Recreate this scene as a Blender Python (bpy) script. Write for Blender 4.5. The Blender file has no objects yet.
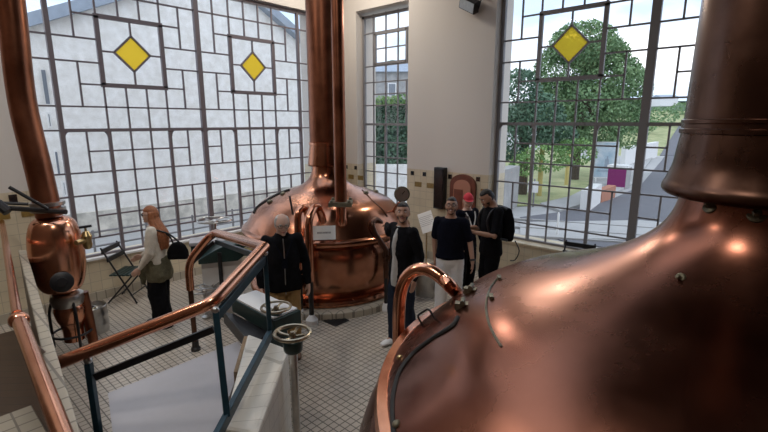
import bpy, math, random
from mathutils import Vector, Matrix, noise
random.seed(7)
PI = math.pi
COL = bpy.context.scene.collection

# ------------------------------------------------------------------ camera geometry (metres, X and Y along the two window walls)
FPX, CX, CY = 453.0, 384.0, 216.0
TH = math.atan2(94, 453); AZ = math.atan2(414, math.hypot(453, 94)); H = 2.7
FW = (math.cos(AZ), math.sin(AZ)); RT = (math.sin(AZ), -math.cos(AZ))

def ray(x, y):
    a = x - CX; b = CY - y
    fw = FPX*math.cos(TH) + b*math.sin(TH); up = b*math.cos(TH) - FPX*math.sin(TH)
    return Vector((FW[0]*fw + RT[0]*a, FW[1]*fw + RT[1]*a, up))
EYE = Vector((0, 0, H))
def on_z(x, y, z=0.0):
    d = ray(x, y); return EYE + d*((z - H)/d.z)
def on_x(x, y, X):
    d = ray(x, y); return EYE + d*(X/d.x)
def on_y(x, y, Y):
    d = ray(x, y); return EYE + d*(Y/d.y)
def at(x, y, D):
    d = ray(x, y); return EYE + d*(D/(d.x*FW[0] + d.y*FW[1]))

# ------------------------------------------------------------------ materials
def mat(name, col, rough=.6, metal=0., noise_scale=0, noise_amt=.0, bump=0., bump_scale=40, col2=None, spec=.5, rough_var=0., coat=0.):
    m = bpy.data.materials.new(name); m.use_nodes = True
    nt = m.node_tree; b = nt.nodes['Principled BSDF']
    b.inputs['Base Color'].default_value = (*col, 1); b.inputs['Roughness'].default_value = rough
    b.inputs['Metallic'].default_value = metal; b.inputs['Specular IOR Level'].default_value = spec
    b.inputs['Coat Weight'].default_value = coat
    tc = nt.nodes.new('ShaderNodeTexCoord')
    if noise_scale:
        n = nt.nodes.new('ShaderNodeTexNoise'); n.inputs['Scale'].default_value = noise_scale; n.inputs['Detail'].default_value = 6
        n.inputs['Roughness'].default_value = .6
        nt.links.new(tc.outputs['Object'], n.inputs['Vector'])
        r = nt.nodes.new('ShaderNodeValToRGB')
        c2 = col2 or tuple(max(0, c*(1 - noise_amt)) for c in col)
        r.color_ramp.elements[0].position = .35; r.color_ramp.elements[1].position = .68
        r.color_ramp.elements[0].color = (*c2, 1); r.color_ramp.elements[1].color = (*col, 1)
        nt.links.new(n.outputs['Fac'], r.inputs['Fac']); nt.links.new(r.outputs['Color'], b.inputs['Base Color'])
        if rough_var:
            mr = nt.nodes.new('ShaderNodeMapRange'); mr.inputs['To Min'].default_value = rough - rough_var; mr.inputs['To Max'].default_value = rough + rough_var
            mr.inputs['From Min'].default_value = .3; mr.inputs['From Max'].default_value = .7
            nt.links.new(n.outputs['Fac'], mr.inputs['Value']); nt.links.new(mr.outputs['Result'], b.inputs['Roughness'])
    if bump:
        n2 = nt.nodes.new('ShaderNodeTexNoise'); n2.inputs['Scale'].default_value = bump_scale; n2.inputs['Detail'].default_value = 4
        nt.links.new(tc.outputs['Object'], n2.inputs['Vector'])
        bp = nt.nodes.new('ShaderNodeBump'); bp.inputs['Strength'].default_value = bump; bp.inputs['Distance'].default_value = .02
        nt.links.new(n2.outputs['Fac'], bp.inputs['Height']); nt.links.new(bp.outputs['Normal'], b.inputs['Normal'])
    return m

def tile_mat(name, c1, c2, grout, size, rough=.5, ratio=1., mortar=.006, vertical=False, above=None, split=1.78, bump=.3):
    """square tiles in room axes; with `above` the surface turns to that plaster colour over z = split"""
    m = bpy.data.materials.new(name); m.use_nodes = True
    nt = m.node_tree; b = nt.nodes['Principled BSDF']; b.inputs['Roughness'].default_value = rough
    g = nt.nodes.new('ShaderNodeNewGeometry'); s = nt.nodes.new('ShaderNodeSeparateXYZ'); nt.links.new(g.outputs['Position'], s.inputs[0])
    cmb = nt.nodes.new('ShaderNodeCombineXYZ')
    if vertical:
        ad = nt.nodes.new('ShaderNodeMath'); ad.operation = 'ADD'
        nt.links.new(s.outputs['X'], ad.inputs[0]); nt.links.new(s.outputs['Y'], ad.inputs[1])
        nt.links.new(ad.outputs[0], cmb.inputs['X']); nt.links.new(s.outputs['Z'], cmb.inputs['Y'])
    else:
        nt.links.new(s.outputs['X'], cmb.inputs['X']); nt.links.new(s.outputs['Y'], cmb.inputs['Y'])
    br = nt.nodes.new('ShaderNodeTexBrick'); br.offset = 0; br.squash = 1
    br.inputs['Scale'].default_value = 1; br.inputs['Brick Width'].default_value = size; br.inputs['Row Height'].default_value = size*ratio
    br.inputs['Mortar Size'].default_value = mortar; br.inputs['Mortar Smooth'].default_value = .2
    br.inputs['Color1'].default_value = (*c1, 1); br.inputs['Color2'].default_value = (*c2, 1); br.inputs['Mortar'].default_value = (*grout, 1)
    nt.links.new(cmb.outputs[0], br.inputs['Vector'])
    n = nt.nodes.new('ShaderNodeTexNoise'); n.inputs['Scale'].default_value = 1.7; n.inputs['Detail'].default_value = 5
    nt.links.new(g.outputs['Position'], n.inputs['Vector'])
    mr = nt.nodes.new('ShaderNodeMapRange'); mr.inputs['To Min'].default_value = .72; mr.inputs['To Max'].default_value = 1.12
    nt.links.new(n.outputs['Fac'], mr.inputs['Value'])
    mx = nt.nodes.new('ShaderNodeMix'); mx.data_type = 'RGBA'; mx.blend_type = 'MULTIPLY'; mx.inputs['Factor'].default_value = 1
    nt.links.new(br.outputs['Color'], mx.inputs[6]); nt.links.new(mr.outputs['Result'], mx.inputs[7])
    out = mx.outputs[2]
    bp = nt.nodes.new('ShaderNodeBump'); bp.inputs['Strength'].default_value = bump; bp.inputs['Distance'].default_value = .004; bp.invert = True
    nt.links.new(br.outputs['Fac'], bp.inputs['Height'])
    if above:
        ct = nt.nodes.new('ShaderNodeMath'); ct.operation = 'GREATER_THAN'; ct.inputs[1].default_value = split
        nt.links.new(s.outputs['Z'], ct.inputs[0])
        m2 = nt.nodes.new('ShaderNodeMix'); m2.data_type = 'RGBA'
        nt.links.new(ct.outputs[0], m2.inputs['Factor']); nt.links.new(out, m2.inputs[6]); m2.inputs[7].default_value = (*above, 1)
        out = m2.outputs[2]
        m3 = nt.nodes.new('ShaderNodeMix'); m3.data_type = 'FLOAT'; m3.inputs[2].default_value = rough; m3.inputs[3].default_value = .9
        nt.links.new(ct.outputs[0], m3.inputs['Factor']); nt.links.new(m3.outputs[0], b.inputs['Roughness'])
        iv = nt.nodes.new('ShaderNodeMath'); iv.operation = 'SUBTRACT'; iv.inputs[0].default_value = 1; nt.links.new(ct.outputs[0], iv.inputs[1])
        ml = nt.nodes.new('ShaderNodeMath'); ml.operation = 'MULTIPLY'; ml.inputs[1].default_value = bump; nt.links.new(iv.outputs[0], ml.inputs[0])
        nt.links.new(ml.outputs[0], bp.inputs['Strength'])
    nt.links.new(bp.outputs['Normal'], b.inputs['Normal'])
    nt.links.new(out, b.inputs['Base Color'])
    return m

def glass_mat(name, tint=(1, 1, 1), gloss=.6):
    m = bpy.data.materials.new(name); m.use_nodes = True; nt = m.node_tree
    nt.nodes.remove(nt.nodes['Principled BSDF']); o = nt.nodes['Material Output']
    t = nt.nodes.new('ShaderNodeBsdfTransparent'); t.inputs[0].default_value = (*tint, 1)
    g = nt.nodes.new('ShaderNodeBsdfGlossy'); g.inputs['Roughness'].default_value = .02
    f = nt.nodes.new('ShaderNodeFresnel'); f.inputs['IOR'].default_value = 1.3
    mu = nt.nodes.new('ShaderNodeMath'); mu.operation = 'MULTIPLY'; mu.inputs[1].default_value = gloss; nt.links.new(f.outputs[0], mu.inputs[0])
    mx = nt.nodes.new('ShaderNodeMixShader'); nt.links.new(mu.outputs[0], mx.inputs[0]); nt.links.new(t.outputs[0], mx.inputs[1]); nt.links.new(g.outputs[0], mx.inputs[2])
    nt.links.new(mx.outputs[0], o.inputs['Surface'])
    return m

def yellow_mat(name):
    m = bpy.data.materials.new(name); m.use_nodes = True; nt = m.node_tree
    nt.nodes.remove(nt.nodes['Principled BSDF']); o = nt.nodes['Material Output']
    t = nt.nodes.new('ShaderNodeBsdfTransparent'); t.inputs[0].default_value = (1, .82, .24, 1)
    g = nt.nodes.new('ShaderNodeBsdfTranslucent'); g.inputs[0].default_value = (1, .84, .24, 1)
    mx = nt.nodes.new('ShaderNodeMixShader'); mx.inputs[0].default_value = .38
    nt.links.new(t.outputs[0], mx.inputs[1]); nt.links.new(g.outputs[0], mx.inputs[2]); nt.links.new(mx.outputs[0], o.inputs['Surface'])
    return m

def leaf_mat(name, c1, c2):
    m = mat(name, c1, .6, 0, 1.3, 0, col2=c2, spec=.3)
    return m

M = dict(
    plaster=mat('plaster', (.74, .70, .65), .9, 0, 1.2, .05, .05, 60),
    backwall=mat('brown wood panelling', (.16, .10, .065), .7, 0, 2, .3),
    rubble=mat('pale rubble stone', (.78, .74, .66), .95, 0, 2.6, 0, .6, 6, col2=(.40, .38, .34)),
    ceiling=mat('ceiling boards', (.15, .115, .09), .85, 0, 1.5, .2),
    walltile=tile_mat('wall tile and plaster', (.72, .62, .44), (.67, .57, .40), (.50, .43, .31), .15, .35, 1., .004, True, (.69, .64, .58)),
    dado=tile_mat('dado tile', (.72, .62, .44), (.67, .57, .40), (.50, .43, .31), .15, .35, 1., .004, True),
    floor=tile_mat('floor tile', (.58, .51, .42), (.53, .46, .38), (.15, .13, .105), .072, .32, 1., .006),
    steptile=tile_mat('step tile', (.52, .46, .36), (.46, .41, .32), (.25, .22, .18), .13, .45, 1., .008),
    blocktile=tile_mat('cream glazed tile', (.86, .82, .73), (.82, .78, .69), (.62, .58, .50), .16, .3, 1., .004, True),
    browntile=tile_mat('brown tile', (.085, .052, .032), (.07, .042, .026), (.04, .03, .02), .15, .4, 1., .005, True),
    black_tile=mat('black glazed tile', (.012, .011, .012), .2),
    gold_tile=mat('ochre tile', (.30, .19, .05), .35, 0, 30, .3),
    copper=mat('polished copper', (.80, .40, .26), .2, 1, 2.2, 0, .05, 9, col2=(.62, .27, .16), rough_var=.06),
    kettle=mat('brown patina copper', (.27, .115, .078), .27, 1, 1.2, 0, .05, 3.0, col2=(.19, .072, .045), rough_var=.10),
    farkettle=mat('polished kettle copper', (.50, .235, .15), .22, 1, 1.8, 0, .06, 4, col2=(.36, .15, .085), rough_var=.07),
    pipe=mat('dull copper pipe', (.33, .13, .072), .36, 1, 3, 0, .04, 12, col2=(.21, .08, .045), rough_var=.08),
    dkcopper=mat('dark copper', (.15, .082, .06), .30, 1, 3, 0, .05, 8, col2=(.095, .05, .036), rough_var=.08),
    oldbrass=mat('worn brass', (.46, .39, .28), .32, 1, 20, .3),
    brass=mat('brass', (.62, .47, .24), .3, 1, 20, .3),
    verdigris=mat('tarnished bronze', (.26, .24, .17), .5, .7, 18, 0, .3, 30, col2=(.12, .11, .08)),
    steel=mat('brushed steel', (.58, .57, .55), .32, 1, 14, .2),
    iron=mat('dark window iron', (.19, .16, .17), .5, .1),
    greyiron=mat('grey window iron', (.24, .23, .235), .55, .1),
    black=mat('black paint', (.012, .012, .014), .42),
    blackfab=mat('black fabric', (.008, .008, .010), .9, 0, 30, .4, .25, 90, spec=.12),
    rubber=mat('black rubber gasket', (.01, .009, .009), .6),
    blue=mat('blue green steel paint', (.018, .058, .085), .38, .1, 12, .4),
    green=mat('dark green enamel', (.012, .035, .032), .3, 0, 10, .35),
    enamel=mat('lilac white enamel', (.44, .42, .435), .32, 0, 2.5, .12),
    white=mat('white paint', (.80, .79, .77), .5),
    wood=mat('stained wood', (.33, .22, .12), .6, 0, 12, .45, .2, 50),
    paper=mat('paper', (.80, .79, .76), .7),
    ink=mat('dark print', (.09, .08, .08), .7),
    glass=glass_mat('window glass'),
    yellow=yellow_mat('yellow textured glass'),
    arch=mat('red brown wood', (.19, .055, .03), .45, 0, 8, .35),
    skin=mat('skin', (.46, .255, .17), .55, 0, 20, .08, spec=.4),
    skin_pale=mat('pale skin', (.60, .38, .29), .55, 0, 20, .08, spec=.4),
    lips=mat('lips', (.36, .13, .11), .5), eyewhite=mat('eye white', (.75, .73, .70), .3), iris=mat('dark iris', (.02, .012, .008), .2),
    hair_dark=mat('dark hair', (.014, .010, .008), .55, 0, 60, .4, .6, 80), hair_red=mat('auburn hair', (.40, .14, .05), .5, 0, 40, .45, .6, 60),
    hair_white=mat('white hair', (.55, .53, .50), .6, 0, 60, .25, .5, 80),
    cream=mat('cream knit', (.68, .62, .52), .9, 0, 40, .12, .4, 120), olive=mat('olive cloth', (.13, .115, .065), .9, 0, 20, .3, .4, 60),
    tan=mat('tan cotton', (.42, .26, .10), .85, 0, 20, .2, .3, 60), navy=mat('navy cotton', (.006, .007, .015), .9, 0, 25, .3, .3, 80, spec=.12),
    jean=mat('dark blue denim', (.020, .027, .045), .9, 0, 40, .3, .3, 80, spec=.15), shirtcloth=mat('grey white shirt cloth', (.48, .46, .43), .85, 0, 10, .1, .3, 50), whitecloth=mat('white cotton', (.86, .85, .83), .85, 0, 10, .08, .3, 50),
    redcap=mat('red cap cloth', (.55, .03, .05), .8), leather=mat('brown leather', (.14, .07, .035), .5),
    asphalt=mat('asphalt', (.15, .15, .165), .9, 0, 3, .15, .2, 40), pave=mat('pale paving', (.42, .415, .405), .85, 0, 2, .1),
    grass=mat('dry grass', (.44, .43, .22), .95, 0, 1.1, 0, .6, 9, col2=(.25, .29, .13)),
    leaf=leaf_mat('tree leaves', (.26, .38, .18), (.13, .23, .11)), leaf2=leaf_mat('bright leaves', (.26, .40, .13), (.12, .24, .08)),
    leaf3=leaf_mat('ivy leaves', (.16, .27, .17), (.08, .15, .10)), bark=mat('bark', (.10, .075, .055), .9, 0, 9, .4, .5, 25),
    hill=mat('wooded hill', (.22, .30, .20), .95, 0, .25, 0, .5, 1, col2=(.14, .21, .15)),
    render=mat('white weathered render', (.93, .91, .88), .9, 0, 4.0, 0, .1, 8, col2=(.76, .73, .68)),
    greywall=mat('grey stone wall', (.42, .41, .40), .9, 0, 2.5, .25, .3, 10),
    slate=mat('blue grey roof slate', (.36, .42, .50), .7, 0, 3, .2), darkpane=mat('dark house window', (.20, .22, .25), .2),
    magenta=mat('magenta panel', (.22, .022, .13), .5), yellowpost=mat('ochre pole', (.50, .40, .14), .7),
    poster=mat('pale blue poster', (.32, .46, .56), .6, 0, 2.2, 0, col2=(.62, .66, .70)), rust=mat('terracotta', (.45, .20, .13), .8),
)

# ------------------------------------------------------------------ mesh builder
class MB:
    def __init__(s): s.v = []; s.f = []
    def add(s, v, f):
        o = len(s.v); s.v += [tuple(p) for p in v]; s.f += [tuple(i + o for i in q) for q in f]; return s
    def box(s, a, b, rot=None, org=None):
        (x0, y0, z0), (x1, y1, z1) = a, b
        v = [(x0,y0,z0),(x1,y0,z0),(x1,y1,z0),(x0,y1,z0),(x0,y0,z1),(x1,y0,z1),(x1,y1,z1),(x0,y1,z1)]
        if rot is not None: v = [tuple((Vector(org or (0,0,0)) + rot @ Vector(p))) for p in v]
        return s.add(v, [(0,3,2,1),(4,5,6,7),(0,1,5,4),(1,2,6,5),(2,3,7,6),(3,0,4,7)])
    def hexa(s, bot, top):
        v = list(bot) + list(top); n = len(bot)
        return s.add(v, [tuple(range(n))[::-1], tuple(range(n, 2*n))] + [(i, (i+1) % n, n+(i+1) % n, n+i) for i in range(n)])
    def prism(s, poly, ext):
        e = Vector(ext); return s.hexa([Vector(p) for p in poly], [Vector(p)+e for p in poly])
    def rings(s, rings, cap=True, closed=False):
        n = len(rings[0]); v = [p for r in rings for p in r]; f = []
        m = len(rings)
        for i in range(m if closed else m-1):
            j = (i+1) % m
            for k in range(n): f.append((i*n+k, i*n+(k+1) % n, j*n+(k+1) % n, j*n+k))
        if cap and not closed: f.append(tuple(range(n))[::-1]); f.append(tuple(range((m-1)*n, m*n)))
        return s.add(v, f)
    def tube(s, pts, r, n=12, closed=False, cap=True, flat=1.0, up=None):
        P = [Vector(p) for p in pts]; m = len(P)
        R = r if isinstance(r, (list, tuple)) else [r]*m
        T = []
        for i in range(m):
            a = P[i-1] if (i > 0 or closed) else P[i]; b = P[(i+1) % m] if (i < m-1 or closed) else P[i]
            t = (b-a); T.append(t.normalized() if t.length > 1e-9 else Vector((0,0,1)))
        ref = Vector(up) if up else (Vector((0,0,1)) if abs(T[0].z) < .9 else Vector((1,0,0)))
        u = (ref - T[0]*ref.dot(T[0])).normalized(); out = []
        for i in range(m):
            u = (u - T[i]*u.dot(T[i])).normalized(); w = T[i].cross(u)
            out.append([P[i] + (u*math.cos(2*PI*k/n)*flat + w*math.sin(2*PI*k/n))*R[i] for k in range(n)])
        return s.rings(out, cap, closed)
    def lathe(s, prof, c=(0,0,0), n=48, cap=True, axis=None):
        c = Vector(c); q = axis.to_track_quat('Z', 'Y').to_matrix() if axis is not None else Matrix.Identity(3)
        return s.rings([[c + q @ Vector((r*math.cos(2*PI*k/n), r*math.sin(2*PI*k/n), z)) for k in range(n)] for r, z in prof], cap)
    def ball(s, c, r, n=12, m=8, q=None):
        rx, ry, rz = (r, r, r) if not isinstance(r, (tuple, list)) else r
        rr = []
        for i in range(m+1):
            a = -PI/2 + PI*i/m; a = max(-PI/2+.08, min(PI/2-.08, a))
            ring = [Vector((rx*math.cos(a)*math.cos(2*PI*k/n), ry*math.cos(a)*math.sin(2*PI*k/n), rz*math.sin(a))) for k in range(n)]
            rr.append([Vector(c) + (q @ p if q is not None else p) for p in ring])
        return s.rings(rr)
    def build(s, name, m, parent=None, smooth=True, angle=35, bevel=0):
        me = bpy.data.meshes.new(name); me.from_pydata(s.v, [], s.f); me.validate(); me.update()
        o = bpy.data.objects.new(name, me); COL.objects.link(o); me.materials.append(m)
        if smooth:
            for p in me.polygons: p.use_smooth = True
            me.set_sharp_from_angle(angle=math.radians(angle))
        if bevel:
            b = o.modifiers.new('bevel', 'BEVEL'); b.width = bevel; b.segments = 2; b.limit_method = 'ANGLE'
        if parent is not None:
            o.parent = parent; o.matrix_parent_inverse = Matrix.Translation(parent.location).inverted()
        return o

def catmull(P, k=8):
    P = [Vector(p) for p in P]; out = []
    for i in range(len(P)-1):
        a = P[max(i-1,0)]; b = P[i]; c = P[i+1]; d = P[min(i+2,len(P)-1)]
        for j in range(k):
            t = j/k; out.append(.5*((2*b)+(c-a)*t+(2*a-5*b+4*c-d)*t*t+(3*b-a-3*c+d)*t**3))
    out.append(P[-1]); return out
def fillet(P, r, k=6):
    """polyline with rounded corners"""
    P = [Vector(p) for p in P]; out = [P[0]]
    for i in range(1, len(P)-1):
        a = (P[i-1]-P[i]); b = (P[i+1]-P[i]); rr = min(r, a.length*.48, b.length*.48)
        p0 = P[i]+a.normalized()*rr; p2 = P[i]+b.normalized()*rr
        for j in range(k+1):
            t = j/k; out.append(p0*(1-t)**2 + P[i]*2*t*(1-t) + p2*t*t)
    out.append(P[-1]); return out

def tag(o, label=None, cat=None, group=None, kind=None):
    if label: o['label'] = label
    if cat: o['category'] = cat
    if group: o['group'] = group
    if kind: o['kind'] = kind
    return o
def thing(name, label, cat, loc=(0,0,0), group=None, kind=None):
    o = bpy.data.objects.new(name, None); o.location = loc; COL.objects.link(o); o.empty_display_size = .2
    return tag(o, label, cat, group, kind)
def struct(o, label=None): o['kind'] = 'structure'; 
FILL_LAMPS = ((.2, 1.3), (5.9, 6.4), (-.9, 5.5))  # positions of added lamps on the unseen ceiling
ADDED_SKYLIGHT = (-.6, 5.4, 2.9, 7.3)  # extent of the added ceiling opening that lets in more light
# ------------------------------------------------------------------ room shell
XR, YL = 7.38, 7.80          # window planes
XF, YF = 7.16, 7.70          # inner wall faces
XB, YB, ZC = -1.6, -4.2, 6.0
TO = .42
m = MB(); m.box((XB-.3, YB-.3, -.2), (XF+.6, YF+.5, 0)); o = m.build('floor', M['floor'], smooth=False); struct(o)
m = MB(); X0, X1, Y0, Y1 = ADDED_SKYLIGHT
for a, b, c, d in ((XB-.3, X0, YB-.3, YF+.5), (X1, XF+.6, YB-.3, YF+.5), (X0, X1, YB-.3, Y0), (X0, X1, Y1, YF+.5)): m.box((a, c, ZC), (b, d, ZC+.2))
o = m.build('ceiling', M['ceiling'], smooth=False); struct(o)
SKR = thing('added_skylight', None, None, (0, 0, 0)); SKR['kind'] = 'structure'  # added skylight, out of view, brightens the floor and people
m = MB(); m.box((X0, Y0, ZC+.10), (X1, Y1, ZC+.106)); m.build('clear_glass', M['glass'], SKR, False)
m = MB()
for i in range(1, 6): x = X0+(X1-X0)*i/6; m.box((x-.03, Y0, ZC+.05), (x+.03, Y1, ZC+.14))
m.box((X0, (Y0+Y1)/2-.03, ZC+.06), (X1, (Y0+Y1)/2+.03, ZC+.13)); m.build('glazing_bars', M['iron'], SKR, False)

def wall_with_holes(mb, s0, s1, holes, put):
    """put(s0,s1,z0,z1) adds one solid block"""
    s = s0
    for a, b, z0, z1 in sorted(holes):
        if a > s: put(s, a, 0, ZC)
        if z0 > 0: put(a, b, 0, z0)
        put(a, b, z1, ZC); s = b
    if s < s1: put(s, s1, 0, ZC)

LW = (1.46, 6.40, .655, 4.90)                   # X range, z range of left window
MW = (5.78, 7.20, .655, 4.96)                   # Y range of the narrow window
RW = (-1.02, 3.93, .655, 5.12)                  # Y range of the right window
m = MB(); wall_with_holes(m, XB, XF+.5, [LW], lambda a, b, z0, z1: m.box((a, YF, z0), (b, YF+TO, z1)))
wl = m.build('wall_left', M['walltile'], smooth=False); struct(wl)
m = MB(); wall_with_holes(m, YB, YF, [MW, RW], lambda a, b, z0, z1: m.box((XF, a, z0), (XF+.60, b, z1)))
wr = m.build('wall_right', M['walltile'], smooth=False); struct(wr)
m = MB(); wall_with_holes(m, YB, YF, [], lambda a, b, z0, z1: m.box((XB-.3, a, z0), (XB, b, z1)))
o = m.build('wall_back', M['backwall'], smooth=False); struct(o)
m = MB(); wall_with_holes(m, XB, XF, [], lambda a, b, z0, z1: m.box((a, YB-.3, z0), (b, YB, z1)))
o = m.build('wall_front', M['backwall'], smooth=False); struct(o)
# accent tiles on the tiled dado
def accents(wall, put):
    b_ = MB(); g_ = MB()
    put(b_, g_)
    b_.build('black_accent_tiles', M['black_tile'], wall, False); g_.build('ochre_accent_tiles', M['gold_tile'], wall, False)
def acc_r(b_, g_):
    for lo, hi in ((3.98, 5.76), (7.22, 7.68)):
        n = max(1, round((hi-lo)/.30))
        for i in range(n):
            y = hi-.12-i*.30
            b_.box((XF-.006, y-.04, 1.655), (XF, y+.04, 1.735)); g_.box((XF-.005, y-.15-.085, 1.43), (XF, y-.15+.085, 1.53))
accents(wr, acc_r)
def acc_l(b_, g_):
    for lo, hi in ((-1.4, 1.42), (6.45, 7.1)):
        for i in range(int((hi-lo)/.30)):
            x = lo+.15+i*.30
            b_.box((x-.045, YF-.006, 1.63), (x+.045, YF, 1.75)); g_.box((x+.06, YF-.005, 1.43), (x+.24, YF, 1.53))
accents(wl, acc_l)
m = MB(); m.box((XB, YF-.02, 0), (XF, YF, .14)); o = m.build('baseboard_left', M['steptile'], smooth=False); struct(o)
m = MB(); m.box((XF-.02, YB, 0), (XF, YF-.02, .14)); o = m.build('baseboard_right', M['steptile'], smooth=False); struct(o)
# sloped sill courses
m = MB(); m.box((LW[0], YF-.03, .64), (LW[1], YL-.03, .672)); o = m.build('trim_1', M['white'], smooth=False); struct(o)
m = MB(); m.box((XF-.03, RW[0], .64), (XR-.03, RW[1], .672)); o = m.build('trim_2', M['dado'], smooth=False); struct(o)
m = MB(); m.box((XF-.03, MW[0], .64), (XR-.03, MW[1], .672)); o = m.build('trim_3', M['dado'], smooth=False); struct(o)

# ------------------------------------------------------------------ windows
ZS = dict(T=4.86, a=4.53, b=4.21, c=3.88, d=3.55, e=3.24, f=2.92, g=2.58, h=2.27, i=1.96, j=1.62, k=1.29, l=.96, m=.68)
class Win:
    def __init__(s, name, mapf, zf, iron):
        s.root = thing(name, None, None, mapf(0, 0, 0)*0); s.root['kind'] = 'structure'
        s.map = mapf; s.zf = zf; s.thin = MB(); s.thick = MB(); s.glass = MB(); s.iron = iron; s.diam = []
    def bar(s, s0, z0, s1, z1, w, d, thick=False):
        a = Vector((s0, z0)); b = Vector((s1, z1)); t = (b-a).normalized(); n = Vector((-t.y, t.x))*(w/2)
        q = [a-n, b-n, b+n, a+n]
        (s.thick if thick else s.thin).hexa([s.map(p.x, p.y, -d/2) for p in q], [s.map(p.x, p.y, d/2) for p in q])
    def V(s, x, z0, z1, w=.024, d=.03, thick=False): s.bar(x, s.zf(z0), x, s.zf(z1), w, d, thick)
    def Hh(s, z, x0, x1, w=.024, d=.03, thick=False): s.bar(x0, s.zf(z), x1, s.zf(z), w, d, thick)
    def corner(s, x, z, sx, r=.11):
        """rounded upper corner fillet of a casement"""
        n = 6; pts = [(x, z)] + [(x+sx*(r-r*math.sin(PI/2*i/n)), z-(r-r*math.cos(PI/2*i/n))) for i in range(n+1)]
        for i in range(1, n+1):
            q = [pts[0], pts[i], pts[i+1]]
            s.thick.hexa([s.map(p[0], p[1], -.02) for p in q], [s.map(p[0], p[1], .02) for p in q])
    def panel(s, s0, p, left_small, only=(0, 7)):
        """left_small: the small panes of the left casement stand beside c0"""
        c = lambda i: s0+i*p
        Z = ZS
        H_ = lambda z, a, b, **k: s.Hh(Z[z], c(a), c(b), **k) if only[0] <= a and b <= only[1] else None
        V_ = lambda i, a, b, **k: s.V(c(i), Z[a], Z[b], **k) if only[0] <= i <= only[1] else None
        H_('a', 0, 7)
        for i in (2, 3, 4, 5): V_(i, 'b', 'T')
        V_(1, 'c', 'a'); V_(1, 'a', 'T'); V_(6, 'c', 'a')
        H_('b', 1, 2); H_('b', 5, 6); H_('c', 0, 2); H_('c', 5, 7); H_('d', 0, 2); H_('d', 5, 7)
        V_(1, 'f', 'd'); V_(6, 'f', 'd'); H_('e', 1, 2); H_('e', 5, 6); H_('f', 0, 7)
        for i in (2, 3, 4, 5): V_(i, 'g', 'e')
        # diamond box
        for i in (2, 5): V_(i, 'e', 'b', w=.062, d=.05, thick=True)
        s.Hh(Z['b'], c(2)-.031, c(5)+.031, w=.062, d=.05, thick=True); s.Hh(Z['e'], c(2)-.031, c(5)+.031, w=.062, d=.05, thick=True)
        xm = (c(2)+c(5))/2; zm = (s.zf(Z['b'])+s.zf(Z['e']))/2; rx = (c(5)-c(2))*.285; rz = rx
        D = [(xm, zm+rz), (xm+rx, zm), (xm, zm-rz), (xm-rx, zm)]
        for i in range(4): s.bar(*D[i], *D[(i+1) % 4], .028, .035)
        s.bar(xm, zm+rz, xm, s.zf(Z['b']), .024, .03); s.bar(xm, zm-rz, xm, s.zf(Z['e']), .024, .03)
        s.bar(xm+rx, zm, c(5), zm, .024, .03); s.bar(xm-rx, zm, c(2), zm, .024, .03)
        s.diam.append(D)
        # lower part
        s.Hh(Z['g'], c(0), c(7), w=.05, d=.05, thick=True)
        for i in (2, 5): V_(i, 'm', 'g', w=.05, d=.04, thick=True)
        for z in 'hijkl': H_(z, 2, 5)
        for i in (3, 4): V_(i, 'm', 'g')
        for a, b, mid in ((0, 2, 1), (5, 7, 6)):
            s.corner(c(a)+.03, s.zf(Z['g']), 1); s.corner(c(b)-.025, s.zf(Z['g']), -1)
            V_(mid, 'i', 'g'); H_('i', a, b); H_('j', a, b); V_(mid, 'l', 'j'); H_('l', a, b)
            small_left = left_small if a == 0 else not left_small
            q = (a, mid) if small_left else (mid, b)
            H_('h', *q); H_('k', *q)
    def mullion(s, x, w=.075): s.V(x, ZS['m']-.03, ZS['T']+.03, w=w, d=.07, thick=True)
    def frame(s, x0, x1, w=.05):
        s.V(x0+w/2, ZS['m']-.02, ZS['T']+.02, w=w, d=.06, thick=True); s.V(x1-w/2, ZS['m']-.02, ZS['T']+.02, w=w, d=.06, thick=True)
        s.Hh(ZS['T'], x0, x1, w=w, d=.06, thick=True); s.Hh(ZS['m'], x0, x1, w=w, d=.06, thick=True)
    def finish(s, x0, x1):
        s.thick.build('frame', s.iron, s.root, False); s.thin.build('glazing_bars', s.iron, s.root, False)
        # clear glass with diamond cut-outs kept as separate yellow panes just proud of it
        z0, z1 = s.zf(ZS['m']), s.zf(ZS['T'])
        q = [(x0, z0), (x1, z0), (x1, z1), (x0, z1)]
        s.glass.hexa([s.map(a, b, .003) for a, b in q], [s.map(a, b, .009) for a, b in q]); s.glass.build('clear_glass', M['glass'], s.root, False)
        for D in s.diam:
            y = MB(); y.hexa([s.map(a, b, -.008) for a, b in D], [s.map(a, b, -.002) for a, b in D])
            y.build('yellow_glass_diamond', M['yellow'], s.root, False)['label'] = 'yellow textured glass diamond'
zl = lambda z: z
w1 = Win('window_1', lambda s, z, d: Vector((s, YL+d, z)), zl, M['iron'])
p = .3035
w1.panel(1.83, p, False); w1.panel(1.83+7*p, p, True)
w1.mullion(1.83, .06); w1.mullion(1.83+7*p, .08); w1.mullion(1.83+14*p, .04)
w1.frame(1.46, 6.40)
for z in 'abcdfghijkl':
    if z in 'acdfgijl':
        w1.Hh(ZS[z], 1.46, 1.83); w1.Hh(ZS[z], 1.83+14*p, 6.40)
w1.finish(1.46, 6.40)
kR = XR/7.35
zr = lambda z: .667+(z-.667)*1.047
w3 = Win('window_3', lambda s, z, d: Vector((XR+d, -s, z)), zr, M['greyiron'])
p3 = .3235
w3.panel(-3.895, p3, False); w3.panel(-3.895+7*p3, p3, True)
w3.mullion(-3.895, .05); w3.mullion(-3.895+7*p3, .115); w3.mullion(-3.895+14*p3, .05); w3.frame(-3.93, 1.02); w3.finish(-3.93, 1.02)
for z in 'acdfgijl': pass
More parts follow.
